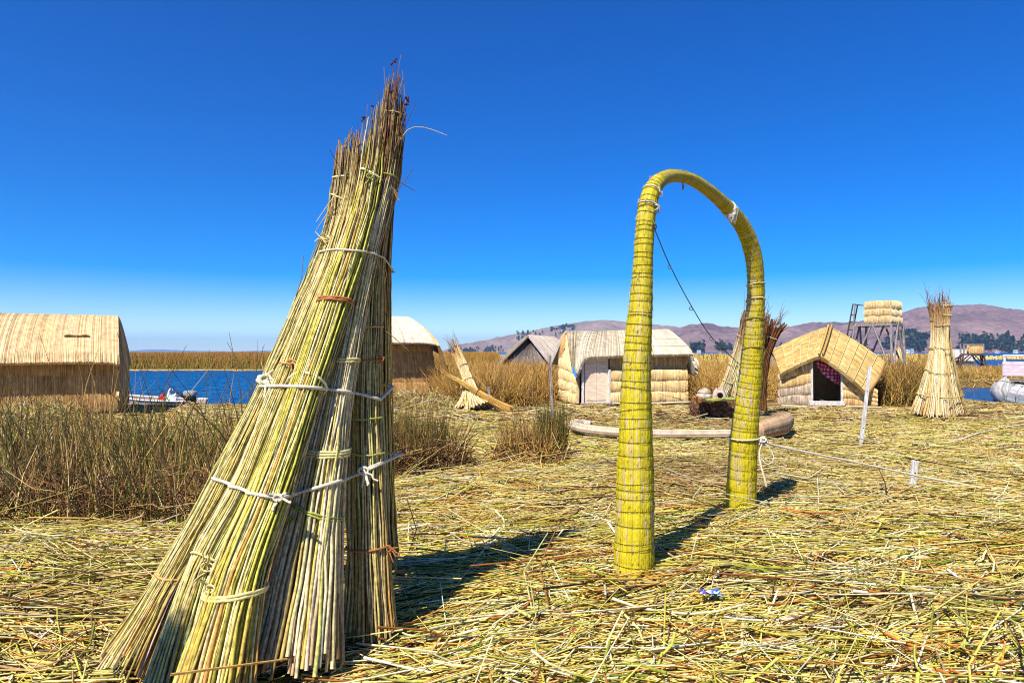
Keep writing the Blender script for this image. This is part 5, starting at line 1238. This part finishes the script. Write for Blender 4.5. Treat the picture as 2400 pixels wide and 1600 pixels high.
# ladder at the left end with rails
l0 = np.array((*(pc[1]+dl*0.75+dr*0.3)[:2], 0.1)); l1 = np.array((*(pc[1]+dl*0.05+dr*0.3)[:2], zp+1.0)); sd = dr*0.28
for s in (-1, 1): pole(e, 'ladder_rail', l0+sd*s, l1+sd*s, 0.04, M_DARKWOOD)
for k in range(9):
    f = 0.1+k*0.095; pole(e, 'ladder_rung', (l0*(1-f)+l1*f)-sd*1.1, (l0*(1-f)+l1*f)+sd*1.1, 0.025, M_DARKWOOD)
pole(e, 'hand_rail', np.array((*pc[1][:2], zp)), np.array((*pc[1][:2], zp+1.0))-dl*0.05, 0.04, M_GREYWOOD); pole(e, 'hand_rail', np.array((*pc[2][:2], zp)), np.array((*pc[2][:2], zp+1.0)), 0.04, M_GREYWOOD)
pole(e, 'hand_rail', np.array((*pc[1][:2], zp+0.98)), np.array((*pc[2][:2], zp+0.98)), 0.035, M_GREYWOOD)

near = D(2240, 826, 60.5); near[2] = 0
dl = np.array((-0.95, 0.31, 0)); dr = np.array((0.31, 0.95, 0))
zp = D(2240, 811, 61)[2]; ztop = D(2240, 793, 61)[2]
near = D(2257, 826, 60.5); near[2] = 0
e, pc, lb, ctr = tower('small far lookout tower above the reeds near the right edge', near, dl, dr, 0.95, 0.8, zp, ztop, 1, WALL_GOLD, 0.1, 0.5, -0.1, M_DARKWOOD, 24, 1.0)
for p in pc: pole(e, 'corner_post', np.array((*p[:2], zp)), np.array((*p[:2], ztop+0.12)), 0.07, M_GREYWOOD)
plank(e, 'top_rail', np.array((*pc[0][:2], ztop+0.06)), np.array((*pc[1][:2], ztop+0.06)), 0.08, 0.1, M_GREYWOOD)
pole(e, 'brace', np.array((*(pc[1]+dl*2.6)[:2], -0.1)), np.array((*pc[1][:2], zp-0.1)), 0.08, M_DARKWOOD)
for (u, lab) in ((2243, 'left of two small pale reed cones under the far lookout tower'), (2258, 'right of two small pale reed cones under the far lookout tower')):
    far_stack(lab, [[(u, 872, 57, .42), (u-1, 862, 57, .3), (u-2, 850, 57.2, .12), (u-2, 843, 57.2, .06)], [(u+4, 870, 57.6, .3), (u+1, 858, 57.4, .2), (u, 846, 57.3, .08)]], [], (0.69*57, 57, 0), [[(206, 190, 184, 3), (184, 166, 158, 2)]]*2, r, (18, 10, 5), minrad=0.02, krad=0.16, top_col=(190, 170, 150))
far_stack('tiny golden reed cone seen under the tall lookout tower', [[(2066, 838, 46, .5), (2064, 812, 46, .3), (2062, 800, 46, .1), (2062, 793, 46, .04)]], [], (15, 46, 0), [CREAM], r, (24, 14, 6), minrad=0.02, krad=0.14)

# ------------------------------------------------------------------ reed rolls, sod blocks, small things
def roll(label, ctrl, col_pal, name='reed_roll', nb=40, net=True):
    c = curve_pts([(*D(u, v, d), rr) for u, v, d, rr in ctrl], 120); P, R = c[:, :3], c[:, 3]
    Z = gz(P[:, 0], P[:, 1]); P[:, 2] = np.maximum(np.minimum(P[:, 2], Z+R*0.9+0.14), Z+R*0.5+0.03)
    e = empty(name, (P[60, 0], P[60, 1], 0)); tag(e, label, 'reed roll')
    sd = 40; rad = R[:, None]*(1+0.05*r.normal(0, 1, (1, sd)))*(1+0.012*r.normal(0, 1, (120, sd)))
    T = np.gradient(P, axis=0); T /= np.linalg.norm(T, axis=1, keepdims=True); E1 = np.cross(T, UP); E1 /= np.linalg.norm(E1, axis=1, keepdims=True); E2 = np.cross(E1, T)
    an = np.arange(sd)*2*np.pi/sd
    V = P[:, None]+rad[..., None]*(np.cos(an)[None, :, None]*E1[:, None]+np.sin(an)[None, :, None]*E2[:, None])
    ids = np.arange(120*sd).reshape(120, sd); a, b_ = ids[:-1], ids[1:]
    Qr = np.stack((a, b_, np.roll(b_, -1, 1), np.roll(a, -1, 1)), -1).reshape(-1, 4).tolist()
    V = V.reshape(-1, 3); C = np.tile(pick(col_pal, sd, r), (120, 1))*r.uniform(0.85, 1.1, (120*sd, 1))
    Qr.append(list(ids[0])); Qr.append(list(ids[-1])[::-1])
    link('body', poly_mesh('body', V, Qr, C, True), M_THATCH, e)
    for k in range(nb):
        i = int((k+0.5)/nb*119)
        mk('binding_cord', loop_tube(P[i], E1[i], E2[i], R[i]*1.03, R[i]*1.03, 0.0045, 16, 0.003, r, (196, 178, 150) if net else (150, 120, 90), sides=3), M_BAND, e)
    return e
RPAL = [(214, 196, 166, 4), (196, 176, 146, 3), (228, 214, 190, 2), (170, 146, 116, 1)]
roll('long curved pale reed roll lying on the ground behind the arch', [(1356, 958, 14.2, .062), (1338, 957, 14.3, .07), (1320, 962, 14.1, .078), (1314, 970, 13.7, .082), (1330, 981, 13.2, .088), (1370, 988, 12.9, .088), (1430, 993, 12.7, .085), (1520, 996, 12.6, .08), (1600, 996, 12.6, .075), (1690, 995, 12.6, .07)], RPAL, nb=46)
roll('thick brown reed roll with a round pale end right of the arch', [(1735, 990, 12.5, .17), (1755, 984, 12.7, .18), (1780, 977, 13.0, .19), (1795, 970, 13.5, .2), (1800, 966, 13.9, .18), (1801, 964, 14.05, .08)], [(196, 160, 124, 4), (176, 136, 100, 3), (216, 188, 156, 2)], nb=16, net=False)

def sod(label, c, sx, sy, sz, rot, seed):
    sz = sz*1.18
    rr = np.random.default_rng(seed); nn = 13; V = []; faces = []
    g = np.linspace(-1, 1, nn)
    ids = {}
    def add(x, y, z):
        k = (round(x, 4), round(y, 4), round(z, 4))
        if k not in ids:
            p = np.array((x, y, z)); q = p/np.linalg.norm(p)**0.45
            q = q*(1+rr.normal(0, 0.04)); w_ = np.array((q[0]*sx, q[1]*sy, (q[2]+1)*sz)); cs, sn = math.cos(rot), math.sin(rot)
            ids[k] = len(V); V.append(np.array((c[0]+cs*w_[0]-sn*w_[1], c[1]+sn*w_[0]+cs*w_[1], c[2]+w_[2])))
        return ids[k]
    for ax in range(3):
        for s in (-1, 1):
            for i in range(nn-1):
                for j in range(nn-1):
                    cs = []
                    for (a, b_) in ((i, j), (i+1, j), (i+1, j+1), (i, j+1)):
                        p = [0, 0, 0]; p[ax] = s; p[(ax+1) % 3] = g[a]; p[(ax+2) % 3] = g[b_]; cs.append(add(*p))
                    faces.append(cs if s > 0 else cs[::-1])
    V = np.array(V); C = pick([(120, 88, 62, 3), (92, 66, 48, 3), (150, 116, 84, 1)], len(V), rr)
    e = empty('sod_block', (c[0], c[1], c[2])); tag(e, label, 'sod block')
    link('body', poly_mesh('body', V, faces, C), M_SOD, e)
    ctr = V.mean(0); pi = rr.integers(0, len(V), 900); n_ = V[pi]-ctr; n_ /= np.linalg.norm(n_, axis=1, keepdims=True)
    P0 = V[pi]+rr.normal(0, 0.02, (900, 3)); dd = n_*0.03+rr.normal(0, 0.03, (900, 3)); P = np.stack((P0-n_*0.01, P0+dd*0.6, P0+dd*1.2+np.array((0, 0, -0.015))), 1)
    o = mk('root_fibre', tubes(P, np.full((900, 3), 0.004), 3, pick([(140, 102, 72, 3), (100, 72, 52, 3), (176, 142, 106, 1)], 900, rr)), M_GRASS, e); o['kind'] = 'stuff'
p0 = gp(1613, 952, 0.03); sod('dark fibrous sod block, left of the pair behind the arch', p0, 0.27, 0.3, 0.225, 0.1, 1)
p1 = gp(1660, 954, 0.03); sod('dark fibrous sod block, right of the pair behind the arch', p1, 0.32, 0.3, 0.225, -0.15, 2)
tz = p0[2]+0.52
def lathe(parent, name, c, prof, mat, n=24):
    V = []; f = []
    for (rd, z) in prof:
        for k in range(n): V.append((c[0]+rd*math.cos(k*2*math.pi/n), c[1]+rd*math.sin(k*2*math.pi/n), c[2]+z))
    for i in range(len(prof)-1):
        for k in range(n): f.append((i*n+k, i*n+(k+1) % n, (i+1)*n+(k+1) % n, (i+1)*n+k))
    f.append(tuple(range(n))[::-1]); f.append(tuple((len(prof)-1)*n+k for k in range(n)))
    return link(name, poly_mesh(name, V, f, None, True), mat, parent)
M_CLAY = mat_plain('pale_clay', (206, 190, 172), 0.85, 0.1, 12, 0.25, (150, 120, 96)); M_MOUTH_BLACK = mat_plain('mouth_black', (28, 20, 18), 0.95, 0.05, 20, 0.2)
c0 = D(1617, 905, 16.75); c0[2] = tz
pt = empty('clay_pot', c0); tag(pt, 'white lidded clay pot on the left sod block', 'pot'); lathe(pt, 'bowl', c0, [(.02, 0), (.14, .01), (.19, .07), (.2, .13), (.17, .17)], M_CLAY)
lathe(pt, 'lid', c0+np.array((0.01, 0, 0.172)), [(.17, 0), (.16, .05), (.12, .09), (.05, .13), (.02, .14)], mat_plain('pot_lid', (196, 176, 148), 0.85, 0.1, 10, 0.3))
c1 = D(1652, 907, 16.7); c1[2] = tz
st = empty('clay_stove', c1); tag(st, 'small clay stove with a black fire mouth on the sod blocks', 'stove')
lathe(st, 'body', c1, [(.17, 0), (.19, .06), (.16, .16), (.13, .24), (.10, .27), (.06, .275)], M_CLAY)
lathe(st, 'fire_mouth', c1+np.array((-0.02, -0.125, 0.06)), [(.02, 0), (.065, .02), (.075, .08), (.06, .13), (.01, .15)], M_MOUTH_BLACK)  # solid black shape stands in for the dark of the open hole
for k, a in enumerate((-0.07, 0.0, 0.07)): lathe(st, 'pot_rest', c1+np.array((a, 0.03*(k % 2), 0.26)), [(.03, 0), (.025, .04), (.015, .06)], M_CLAY, 10)
c2 = D(1655, 917, 16.55); c2[2] = tz+0.02
e = empty('cut_reeds', c2); tag(e, 'handful of green cut reeds in front of the clay stove', 'reeds')
N_ = 50; P = np.empty((N_, 4, 3)); a = r.normal(0.15, 0.25, N_); t = np.linspace(-0.5, 0.5, 4); L = r.uniform(0.4, 0.75, N_)
P[..., 0] = c2[0]+np.cos(a)[:, None]*t*L[:, None]; P[..., 1] = c2[1]+np.sin(a)[:, None]*t*L[:, None]*0.5+r.normal(0, 0.06, (N_, 1)); P[..., 2] = c2[2]+r.uniform(0.0, 0.05, (N_, 1))+0.02*t
mk('stalks', tubes(P, np.full((N_, 4), 0.008), 4, pick([(150, 168, 60, 3), (196, 196, 96, 2), (110, 136, 44, 2), (222, 206, 120, 1)], N_, r)), M_REED, e)
c3 = D(1600, 917, 16.6); c3[2] = tz+0.0
e = empty('straw_tuft', c3); tag(e, 'orange straw tuft at the left corner of the sod blocks', 'straw')
N_ = 60; a = r.uniform(0, 6.28, N_); P = np.stack((np.tile(c3, (N_, 1)), c3+np.stack((np.cos(a)*.06, np.sin(a)*.06, r.uniform(.02, .1, N_)), -1), c3+np.stack((np.cos(a)*.13, np.sin(a)*.13, r.uniform(-.02, .12, N_)), -1)), 1)
mk('stalks', tubes(P, np.full((N_, 3), 0.006), 3, pick([(206, 150, 70, 3), (190, 120, 56, 2), (220, 180, 100, 1)], N_, r)), M_REED, e)

# ------------------------------------------------------------------ boats
def motor_boat():
    e = empty('motor_boat', D(370, 940, 22.6)); tag(e, 'grey wooden motor boat moored behind the reeds at left', 'boat')
    a = D(268, 925, 23.4); b_ = D(450, 928, 22.8); ax = b_-a; ax[2] = 0; L = np.linalg.norm(ax); ax /= L; sd = np.array((-ax[1], ax[0], 0))
    org = np.array((a[0], a[1], WATER_Z)); K = 16; prof = []
    for k in range(K):
        t = k/(K-1); wd = 0.62*min(1, (t*2.2)**0.6) if t > 0 else 0.03; hh = 0.32+0.16*(1-t)**3
        prof.append([(-wd, hh), (-wd*0.94, 0.1), (-wd*0.6, -0.12), (0, -0.2), (wd*0.6, -0.12), (wd*0.94, 0.1), (wd, hh), (wd-0.05 if wd > .1 else wd, hh), (wd*0.8, 0.05), (0, -0.02), (-wd*0.8, 0.05), (-(wd-0.05) if wd > .1 else -wd, hh)])
    V = [org+ax*L*k/(K-1)+sd*p[0]+UP*p[1] for k in range(K) for p in prof[k]]; n_ = 12
    f = [(k*n_+j, k*n_+(j+1) % n_, (k+1)*n_+(j+1) % n_, (k+1)*n_+j) for k in range(K-1) for j in range(n_)]+[tuple(range(n_)), tuple((K-1)*n_+j for j in range(n_))[::-1]]
    link('hull', poly_mesh('hull', V, f, None, False), mat_plain('grey_boat_paint', (168, 150, 140), 0.6, 0.3, 6, 0.3, (120, 100, 92), stretch=(1, 1, 4)), e)
    for s in (-1, 1):
        P = np.array([org+ax*L*k/(K-1)+sd*(s*(prof[k][6][0]+0.01))+UP*(prof[k][0][1]+0.015) for k in range(K)]); mk('gunwale', tubes(P[None], np.full((1, K), 0.03), 6, lin((230, 226, 220))[None]), M_BAND, e)
    for t in (0.35, 0.62, 0.82): plank(e, 'seat', org+ax*L*t-sd*0.56+UP*0.24, org+ax*L*t+sd*0.56+UP*0.24, 0.22, 0.035, M_GREYWOOD)
    return e, org, ax, sd, L
mb, org, ax, sd, L = motor_boat()
om = empty('outboard_motor', org+ax*L*0.93+UP*0.35); tag(om, 'black and grey outboard motor on the stern of the moored boat', 'motor')
M_BLACK = mat_plain('black_plastic', (30, 32, 36), 0.35, 0.4, 8, 0.2); M_GREYP = mat_plain('grey_cowl', (150, 152, 160), 0.35, 0.4, 5, 0.15)
cc = org+ax*L*0.93+UP*0.36
def cowl(name, c, sx, sy, sz, mat, parent, p=0.6):
    V = []; f = []; nu, nv = 20, 10; sg = lambda q: math.copysign(abs(q)**p, q)
    for i in range(nv+1):
        th = -math.pi/2+math.pi*i/nv
        for j in range(nu):
            ph = 2*math.pi*j/nu; V.append(c+ax*sx*sg(math.cos(th))*sg(math.cos(ph))+sd*sy*sg(math.cos(th))*sg(math.sin(ph))+UP*sz*sg(math.sin(th)))
    for i in range(nv):
        for j in range(nu): f.append((i*nu+j, i*nu+(j+1) % nu, (i+1)*nu+(j+1) % nu, (i+1)*nu+j))
    return link(name, poly_mesh(name, V, f, None, True), mat, parent)
cowl('cowl', cc+UP*0.19, 0.23, 0.15, 0.11, M_GREYP, om); cowl('engine_block', cc+UP*0.05, 0.2, 0.13, 0.1, M_BLACK, om); cowl('air_intake', cc+UP*0.13-ax*0.2, 0.12, 0.12, 0.09, M_BLACK, om)
plank(om, 'shaft', cc+ax*0.15-UP*1.3, cc+ax*0.12+UP*0.0, 0.16, 0.1, M_BLACK, up=sd); pole(om, 'tiller', cc-ax*0.2+UP*0.12, cc-ax*0.75+UP*0.28, 0.025, M_BLACK)
def bag(label, c, s, cols, seed, cat='bag', name='bag'):
    rr = np.random.default_rng(seed); V = []; f = []; nu, nv = 14, 9
    for i in range(nv+1):
        th = -math.pi/2+math.pi*i/nv
        for j in range(nu):
            ph = 2*math.pi*j/nu; q = 1+rr.normal(0, 0.12); V.append(c+np.array((s[0]*math.cos(th)*math.cos(ph)*q, s[1]*math.cos(th)*math.sin(ph)*q, s[2]*(0.9+math.sin(th)*(1.0+(0.35*(th > 1.0))))*q)))
    for i in range(nv):
        for j in range(nu): f.append((i*nu+j, i*nu+(j+1) % nu, (i+1)*nu+(j+1) % nu, (i+1)*nu+j))
    e = empty(name, c); tag(e, label, cat)
    link('sack', poly_mesh('sack', V, f, np.array([lin(cols[rr.integers(len(cols))]) for _ in V])), mat_attr('bag_plastic', 0.4, 0.4, 10, 0.15), e)
    P = curve_pts([V[-1]+np.array((0, 0, -0.02)), V[-1]+np.array((0.04, 0, 0.05)), V[-1]+np.array((0.1, -0.02, 0.08))], 6); mk('tied_neck', tubes(P[None], np.linspace(.03, .05, 6)[None], 6, lin(cols[0])[None]), M_BAND, e)
bag('red bag on the moored motor boat', org+ax*L*0.577+UP*0.2, (0.15, 0.14, 0.12), [(216, 50, 44), (196, 36, 36), (232, 90, 80)], 3)
bag('green and white plastic bag on the moored motor boat', org+ax*L*0.665+UP*0.2, (0.14, 0.13, 0.16), [(236, 240, 236), (110, 190, 80), (226, 232, 226)], 4)
bag('white plastic bag beside the outboard motor', org+ax*L*0.735+UP*0.2, (0.12, 0.12, 0.13), [(240, 242, 244), (214, 220, 226)], 5)

def reed_boat():
    e = empty('reed_boat', D(2320, 915, 27)); tag(e, 'reed boat with a raised grey prow and pale railed deck at the right edge', 'boat')
    GR = [(196, 192, 188, 4), (170, 166, 162, 3), (216, 212, 206, 2), (140, 134, 128, 1)]
    def float_(ctrl, name):
        c = curve_pts([(*p, q) for p, q in ctrl], 60); P, R = c[:, :3], c[:, 3]; N = 40
        an = np.arange(N)*2*np.pi/N; T = np.gradient(P, axis=0); T /= np.linalg.norm(T, axis=1, keepdims=True); E1 = np.cross(T, (0.2, 1.0, 0)); E1 /= np.linalg.norm(E1, axis=1, keepdims=True); E2 = np.cross(E1, T)
        rad = R[:, None]*(1+0.04*r.normal(0, 1, (1, N)))
        V = P[:, None]+rad[..., None]*(np.cos(an)[None, :, None]*E1[:, None]+np.sin(an)[None, :, None]*E2[:, None]); ids = np.arange(60*N).reshape(60, N)
        Qf = np.stack((ids[:-1], ids[1:], np.roll(ids[1:], -1, 1), np.roll(ids[:-1], -1, 1)), -1).reshape(-1, 4).tolist()+[list(ids[0]), list(ids[-1])]
        o = link(name, poly_mesh(name, V.reshape(-1, 3), Qf, np.tile(pick(GR, N, r), (60, 1)), True), M_THATCH, e)
        for k in range(9):
            i = int(3+k*6); mk('binding_cord', loop_tube(P[i], E1[i], E2[i], R[i]*1.03, R[i]*1.03, 0.012, 20, 0.004, r, (90, 84, 78), sides=4), M_BAND, e)
    b0 = D(2302, 905, 26.6)
    float_([(D(2309, 872, 27.0), .14), (D(2306, 883, 26.9), .27), (D(2303, 897, 26.9), .42), (D(2325, 909, 26.8), .5), (D(2400, 918, 25.6), .5), (D(2560, 928, 23.5), .48)], 'float')
    float_([(D(2338, 880, 28.3), .12), (D(2338, 892, 28.2), .3), (D(2352, 903, 28.2), .46), (D(2430, 911, 27.0), .5), (D(2590, 920, 24.9), .48)], 'float')
    zd = 0.42
    p0 = D(2310, 880, 27.4); dirb = np.array((0.8, -0.6, 0)); dirb /= np.linalg.norm(dirb); sdb = np.array((-dirb[1], dirb[0], 0))
    o0 = np.array((p0[0]+0.1, p0[1]+0.2, zd)); Lb, Wb = 5.0, 1.7
    for k in range(8): plank(e, 'deck_board', o0+sdb*Wb*(k+0.5)/8, o0+sdb*Wb*(k+0.5)/8+dirb*Lb, Wb/8*0.96, 0.05, M_GREYWOOD)
    zt = D(2310, 818, 27.4)[2]
    for k in range(5):
        for s in (0, 1): plank(e, 'rail_post', o0+dirb*Lb*k/4.0+sdb*Wb*s-UP*0.1, o0+dirb*Lb*k/4.0+sdb*Wb*s+UP*(zt-zd), 0.08, 0.08, M_WHITEPAINT, up=sdb)
    for s in (0, 1):
        plank(e, 'top_rail', o0+sdb*Wb*s+UP*(zt-zd+.03)-dirb*0.05, o0+sdb*Wb*s+UP*(zt-zd+.03)+dirb*Lb, 0.1, 0.06, M_WHITEPAINT)
    plank(e, 'top_rail', o0+UP*(zt-zd+.032), o0+sdb*Wb+UP*(zt-zd+.032), 0.1, 0.06, M_WHITEPAINT)
    PINK = mat_plain('pinkish_boards', (222, 204, 206), 0.7, 0.2, 5, 0.12, (190, 166, 170), stretch=(1, 1, 8))
    for k in range(4):
        z = 0.28+k*0.145
        plank(e, 'side_board', o0-sdb*0.06+UP*z-dirb*0.05, o0-sdb*0.06+UP*z+dirb*Lb, 0.025, 0.138, PINK); plank(e, 'side_board', o0-dirb*0.06+UP*z, o0-dirb*0.06+sdb*Wb+UP*z, 0.025, 0.138, PINK)
    plank(e, 'bench', o0+sdb*0.3+UP*0.86, o0+sdb*0.3+UP*0.86+dirb*Lb, 0.35, 0.05, M_WHITEPAINT)
    return e
reed_boat()

# ------------------------------------------------------------------ far shore settlement
M_WALL = {k: mat_plain('house_wall_'+k, c, 0.9, 0.1, 0.4, 0.1) for k, c in {'white': (226, 220, 212), 'brick': (176, 120, 92), 'blue': (150, 186, 206), 'ochre': (206, 176, 120)}.items()}
M_TIN = mat_plain('tin_roof', (176, 176, 180), 0.5, 0.4, 0.5, 0.2); M_TILE = mat_plain('red_roof', (150, 84, 62), 0.8, 0.1, 0.5, 0.2); M_PANE = mat_plain('dark_pane', (40, 46, 54), 0.2, 0.5, 1, 0.1, bump=0)
def house(label, u, v_base, d, wpx, hpx, wall, roof):
    p = D(u, v_base, d); wd = wpx*KD*d/F; hh = hpx*KD*d/F; dp = wd*0.8
    e = empty('house', p); tag(e, label, 'house', 'houses on the far shore')
    x0, x1, y0, y1, z0, z1 = p[0]-wd/2, p[0]+wd/2, p[1], p[1]+dp, -1.0, p[2]+hh
    zr = z1+wd*0.22
    V = [(x0, y0, z0), (x1, y0, z0), (x1, y1, z0), (x0, y1, z0), (x0, y0, z1), (x1, y0, z1), (x1, y1, z1), (x0, y1, z1), (x0, (y0+y1)/2, zr), (x1, (y0+y1)/2, zr)]
    link('wall', poly_mesh('wall', V, [(0, 1, 5, 4), (1, 2, 6, 9, 5), (2, 3, 7, 6), (3, 0, 4, 8, 7)]), M_WALL[wall], e)
    ov = wd*0.05
    V = [(x0-ov, y0-ov, z1-0.1), (x1+ov, y0-ov, z1-0.1), (x1+ov, (y0+y1)/2, zr+.1), (x0-ov, (y0+y1)/2, zr+.1), (x0-ov, y1+ov, z1-0.1), (x1+ov, y1+ov, z1-0.1)]
    V += [(a, b_, c-0.25) for a, b_, c in V]
    link('roof', poly_mesh('roof', V, [(0, 1, 2, 3), (3, 2, 5, 4), (7, 6, 9, 8), (8, 9, 10, 11), (0, 6, 7, 1), (5, 11, 10, 4), (1, 7, 8, 2), (2, 8, 11, 5), (4, 10, 9, 3), (3, 9, 6, 0)]), roof, e)
    for f in (0.25, 0.72):
        xc = x0+wd*f; ww = wd*0.1; zz = z0+1.0+(z1-z0-1.0)*0.55
        V = [(xc-ww, y0-0.15, zz-ww), (xc+ww, y0-0.15, zz-ww), (xc+ww, y0-0.15, zz+ww), (xc-ww, y0-0.15, zz+ww), (xc-ww, y0+0.1, zz-ww), (xc+ww, y0+0.1, zz-ww), (xc+ww, y0+0.1, zz+ww), (xc-ww, y0+0.1, zz+ww)]
        link('window', poly_mesh('window', V, [(0, 1, 2, 3), (0, 4, 5, 1), (1, 5, 6, 2), (2, 6, 7, 3), (3, 7, 4, 0)]), M_PANE, e)
for lab, u, v, d, wp, hp, wl, rf in [('small white house on the far shore left of the tall cream cone', 2085, 812, 900, 9, 8, 'white', M_TIN), ('pale blue house on the far shore beside the tall cream cone', 2096, 812, 920, 7, 9, 'blue', M_TIN), ('brick house on the far shore left of the tower legs', 2072, 811, 950, 6, 6, 'brick', M_TILE),
        ('white house on the far shore right of the central hut', 1606, 812, 1000, 8, 6, 'white', M_TIN), ('ochre house on the far shore near the back reed cone', 1655, 812, 1000, 7, 5, 'ochre', M_TILE), ('white house on the far shore above the right edge water', 2292, 813, 900, 7, 6, 'white', M_TIN),
        ('brick house on the far shore just right of the small far tower', 2276, 813, 930, 7, 7, 'brick', M_TILE), ('white house on the far shore behind the railed boat', 2335, 812, 900, 8, 7, 'white', M_TIN)]:
    house(lab, u, v, d, wp, hp, wl, rf)
# far reed island strip with small boats
rr = np.random.default_rng(9); n_ = 2500
x = rr.uniform(80, 260, n_); y = rr.uniform(165, 185, n_)+0.0*x; P = np.empty((n_, 3, 3)); t = np.array((0, .5, 1)); hh = rr.uniform(0.5, 1.0, n_)
P[..., 0] = x[:, None]; P[..., 1] = y[:, None]+0*t; P[..., 2] = WATER_Z+t*hh[:, None]; P[..., 0] += rr.normal(0, 0.3, (n_, 1))*t
V, Q, C = tubes(P, np.full((n_, 3), 0.25)*np.array((1, .9, .4)), 3, pick([(226, 190, 110, 3), (206, 166, 84, 2), (236, 208, 140, 2)], n_, rr))
o = link('far_reeds', quad_mesh('far_reeds', V, Q, C), M_GRASS); tag(o, 'pale golden reed strip across the far water at right', None, None, 'stuff')
rr = np.random.default_rng(10); n_ = 5200
d = rr.uniform(74, 190, n_); x = rr.uniform(0.0, 0.66, n_)*d; P = np.empty((n_, 3, 3)); hh = rr.uniform(1.0, 1.65, n_)
P[..., 0] = x[:, None]+rr.normal(0, 0.3, (n_, 1))*t; P[..., 1] = d[:, None]+0*t; P[..., 2] = WATER_Z+t*hh[:, None]
V, Q, C = tubes(P, np.full((n_, 3), 0.09)*np.array((1, .9, .4))*(d/90)[:, None], 3, pick(GOLD+[(226, 196, 90, 3)], n_, rr))
o = link('far_reeds', quad_mesh('far_reeds', V, Q, C), M_GRASS); tag(o, 'golden reed belt between the huts and the hills', None, None, 'stuff')

# ------------------------------------------------------------------ haze
hx = 16500.0
V = [(-hx, -hx, -4.5), (hx, -hx, -4.5), (hx, hx, -4.5), (-hx, hx, -4.5), (-hx, -hx, 330), (hx, -hx, 330), (hx, hx, 330), (-hx, hx, 330)]
mz = bpy.data.materials.new('pale_air'); mz.use_nodes = True; nz_ = mz.node_tree; nz_.nodes.clear()
pv = nz_.nodes.new('ShaderNodeVolumePrincipled'); pv.inputs['Color'].default_value = (0.5, 0.76, 1.0, 1); pv.inputs['Density'].default_value = 0.00008; pv.inputs['Anisotropy'].default_value = 0.25
mo = nz_.nodes.new('ShaderNodeOutputMaterial'); nz_.links.new(pv.outputs[0], mo.inputs['Volume'])
hz = link('haze', poly_mesh('haze', V, [(3, 2, 1, 0), (4, 5, 6, 7), (0, 1, 5, 4), (1, 2, 6, 5), (2, 3, 7, 6), (3, 0, 4, 7)]), mz); tag(hz, 'thin pale air over the lake', None, None, 'stuff')
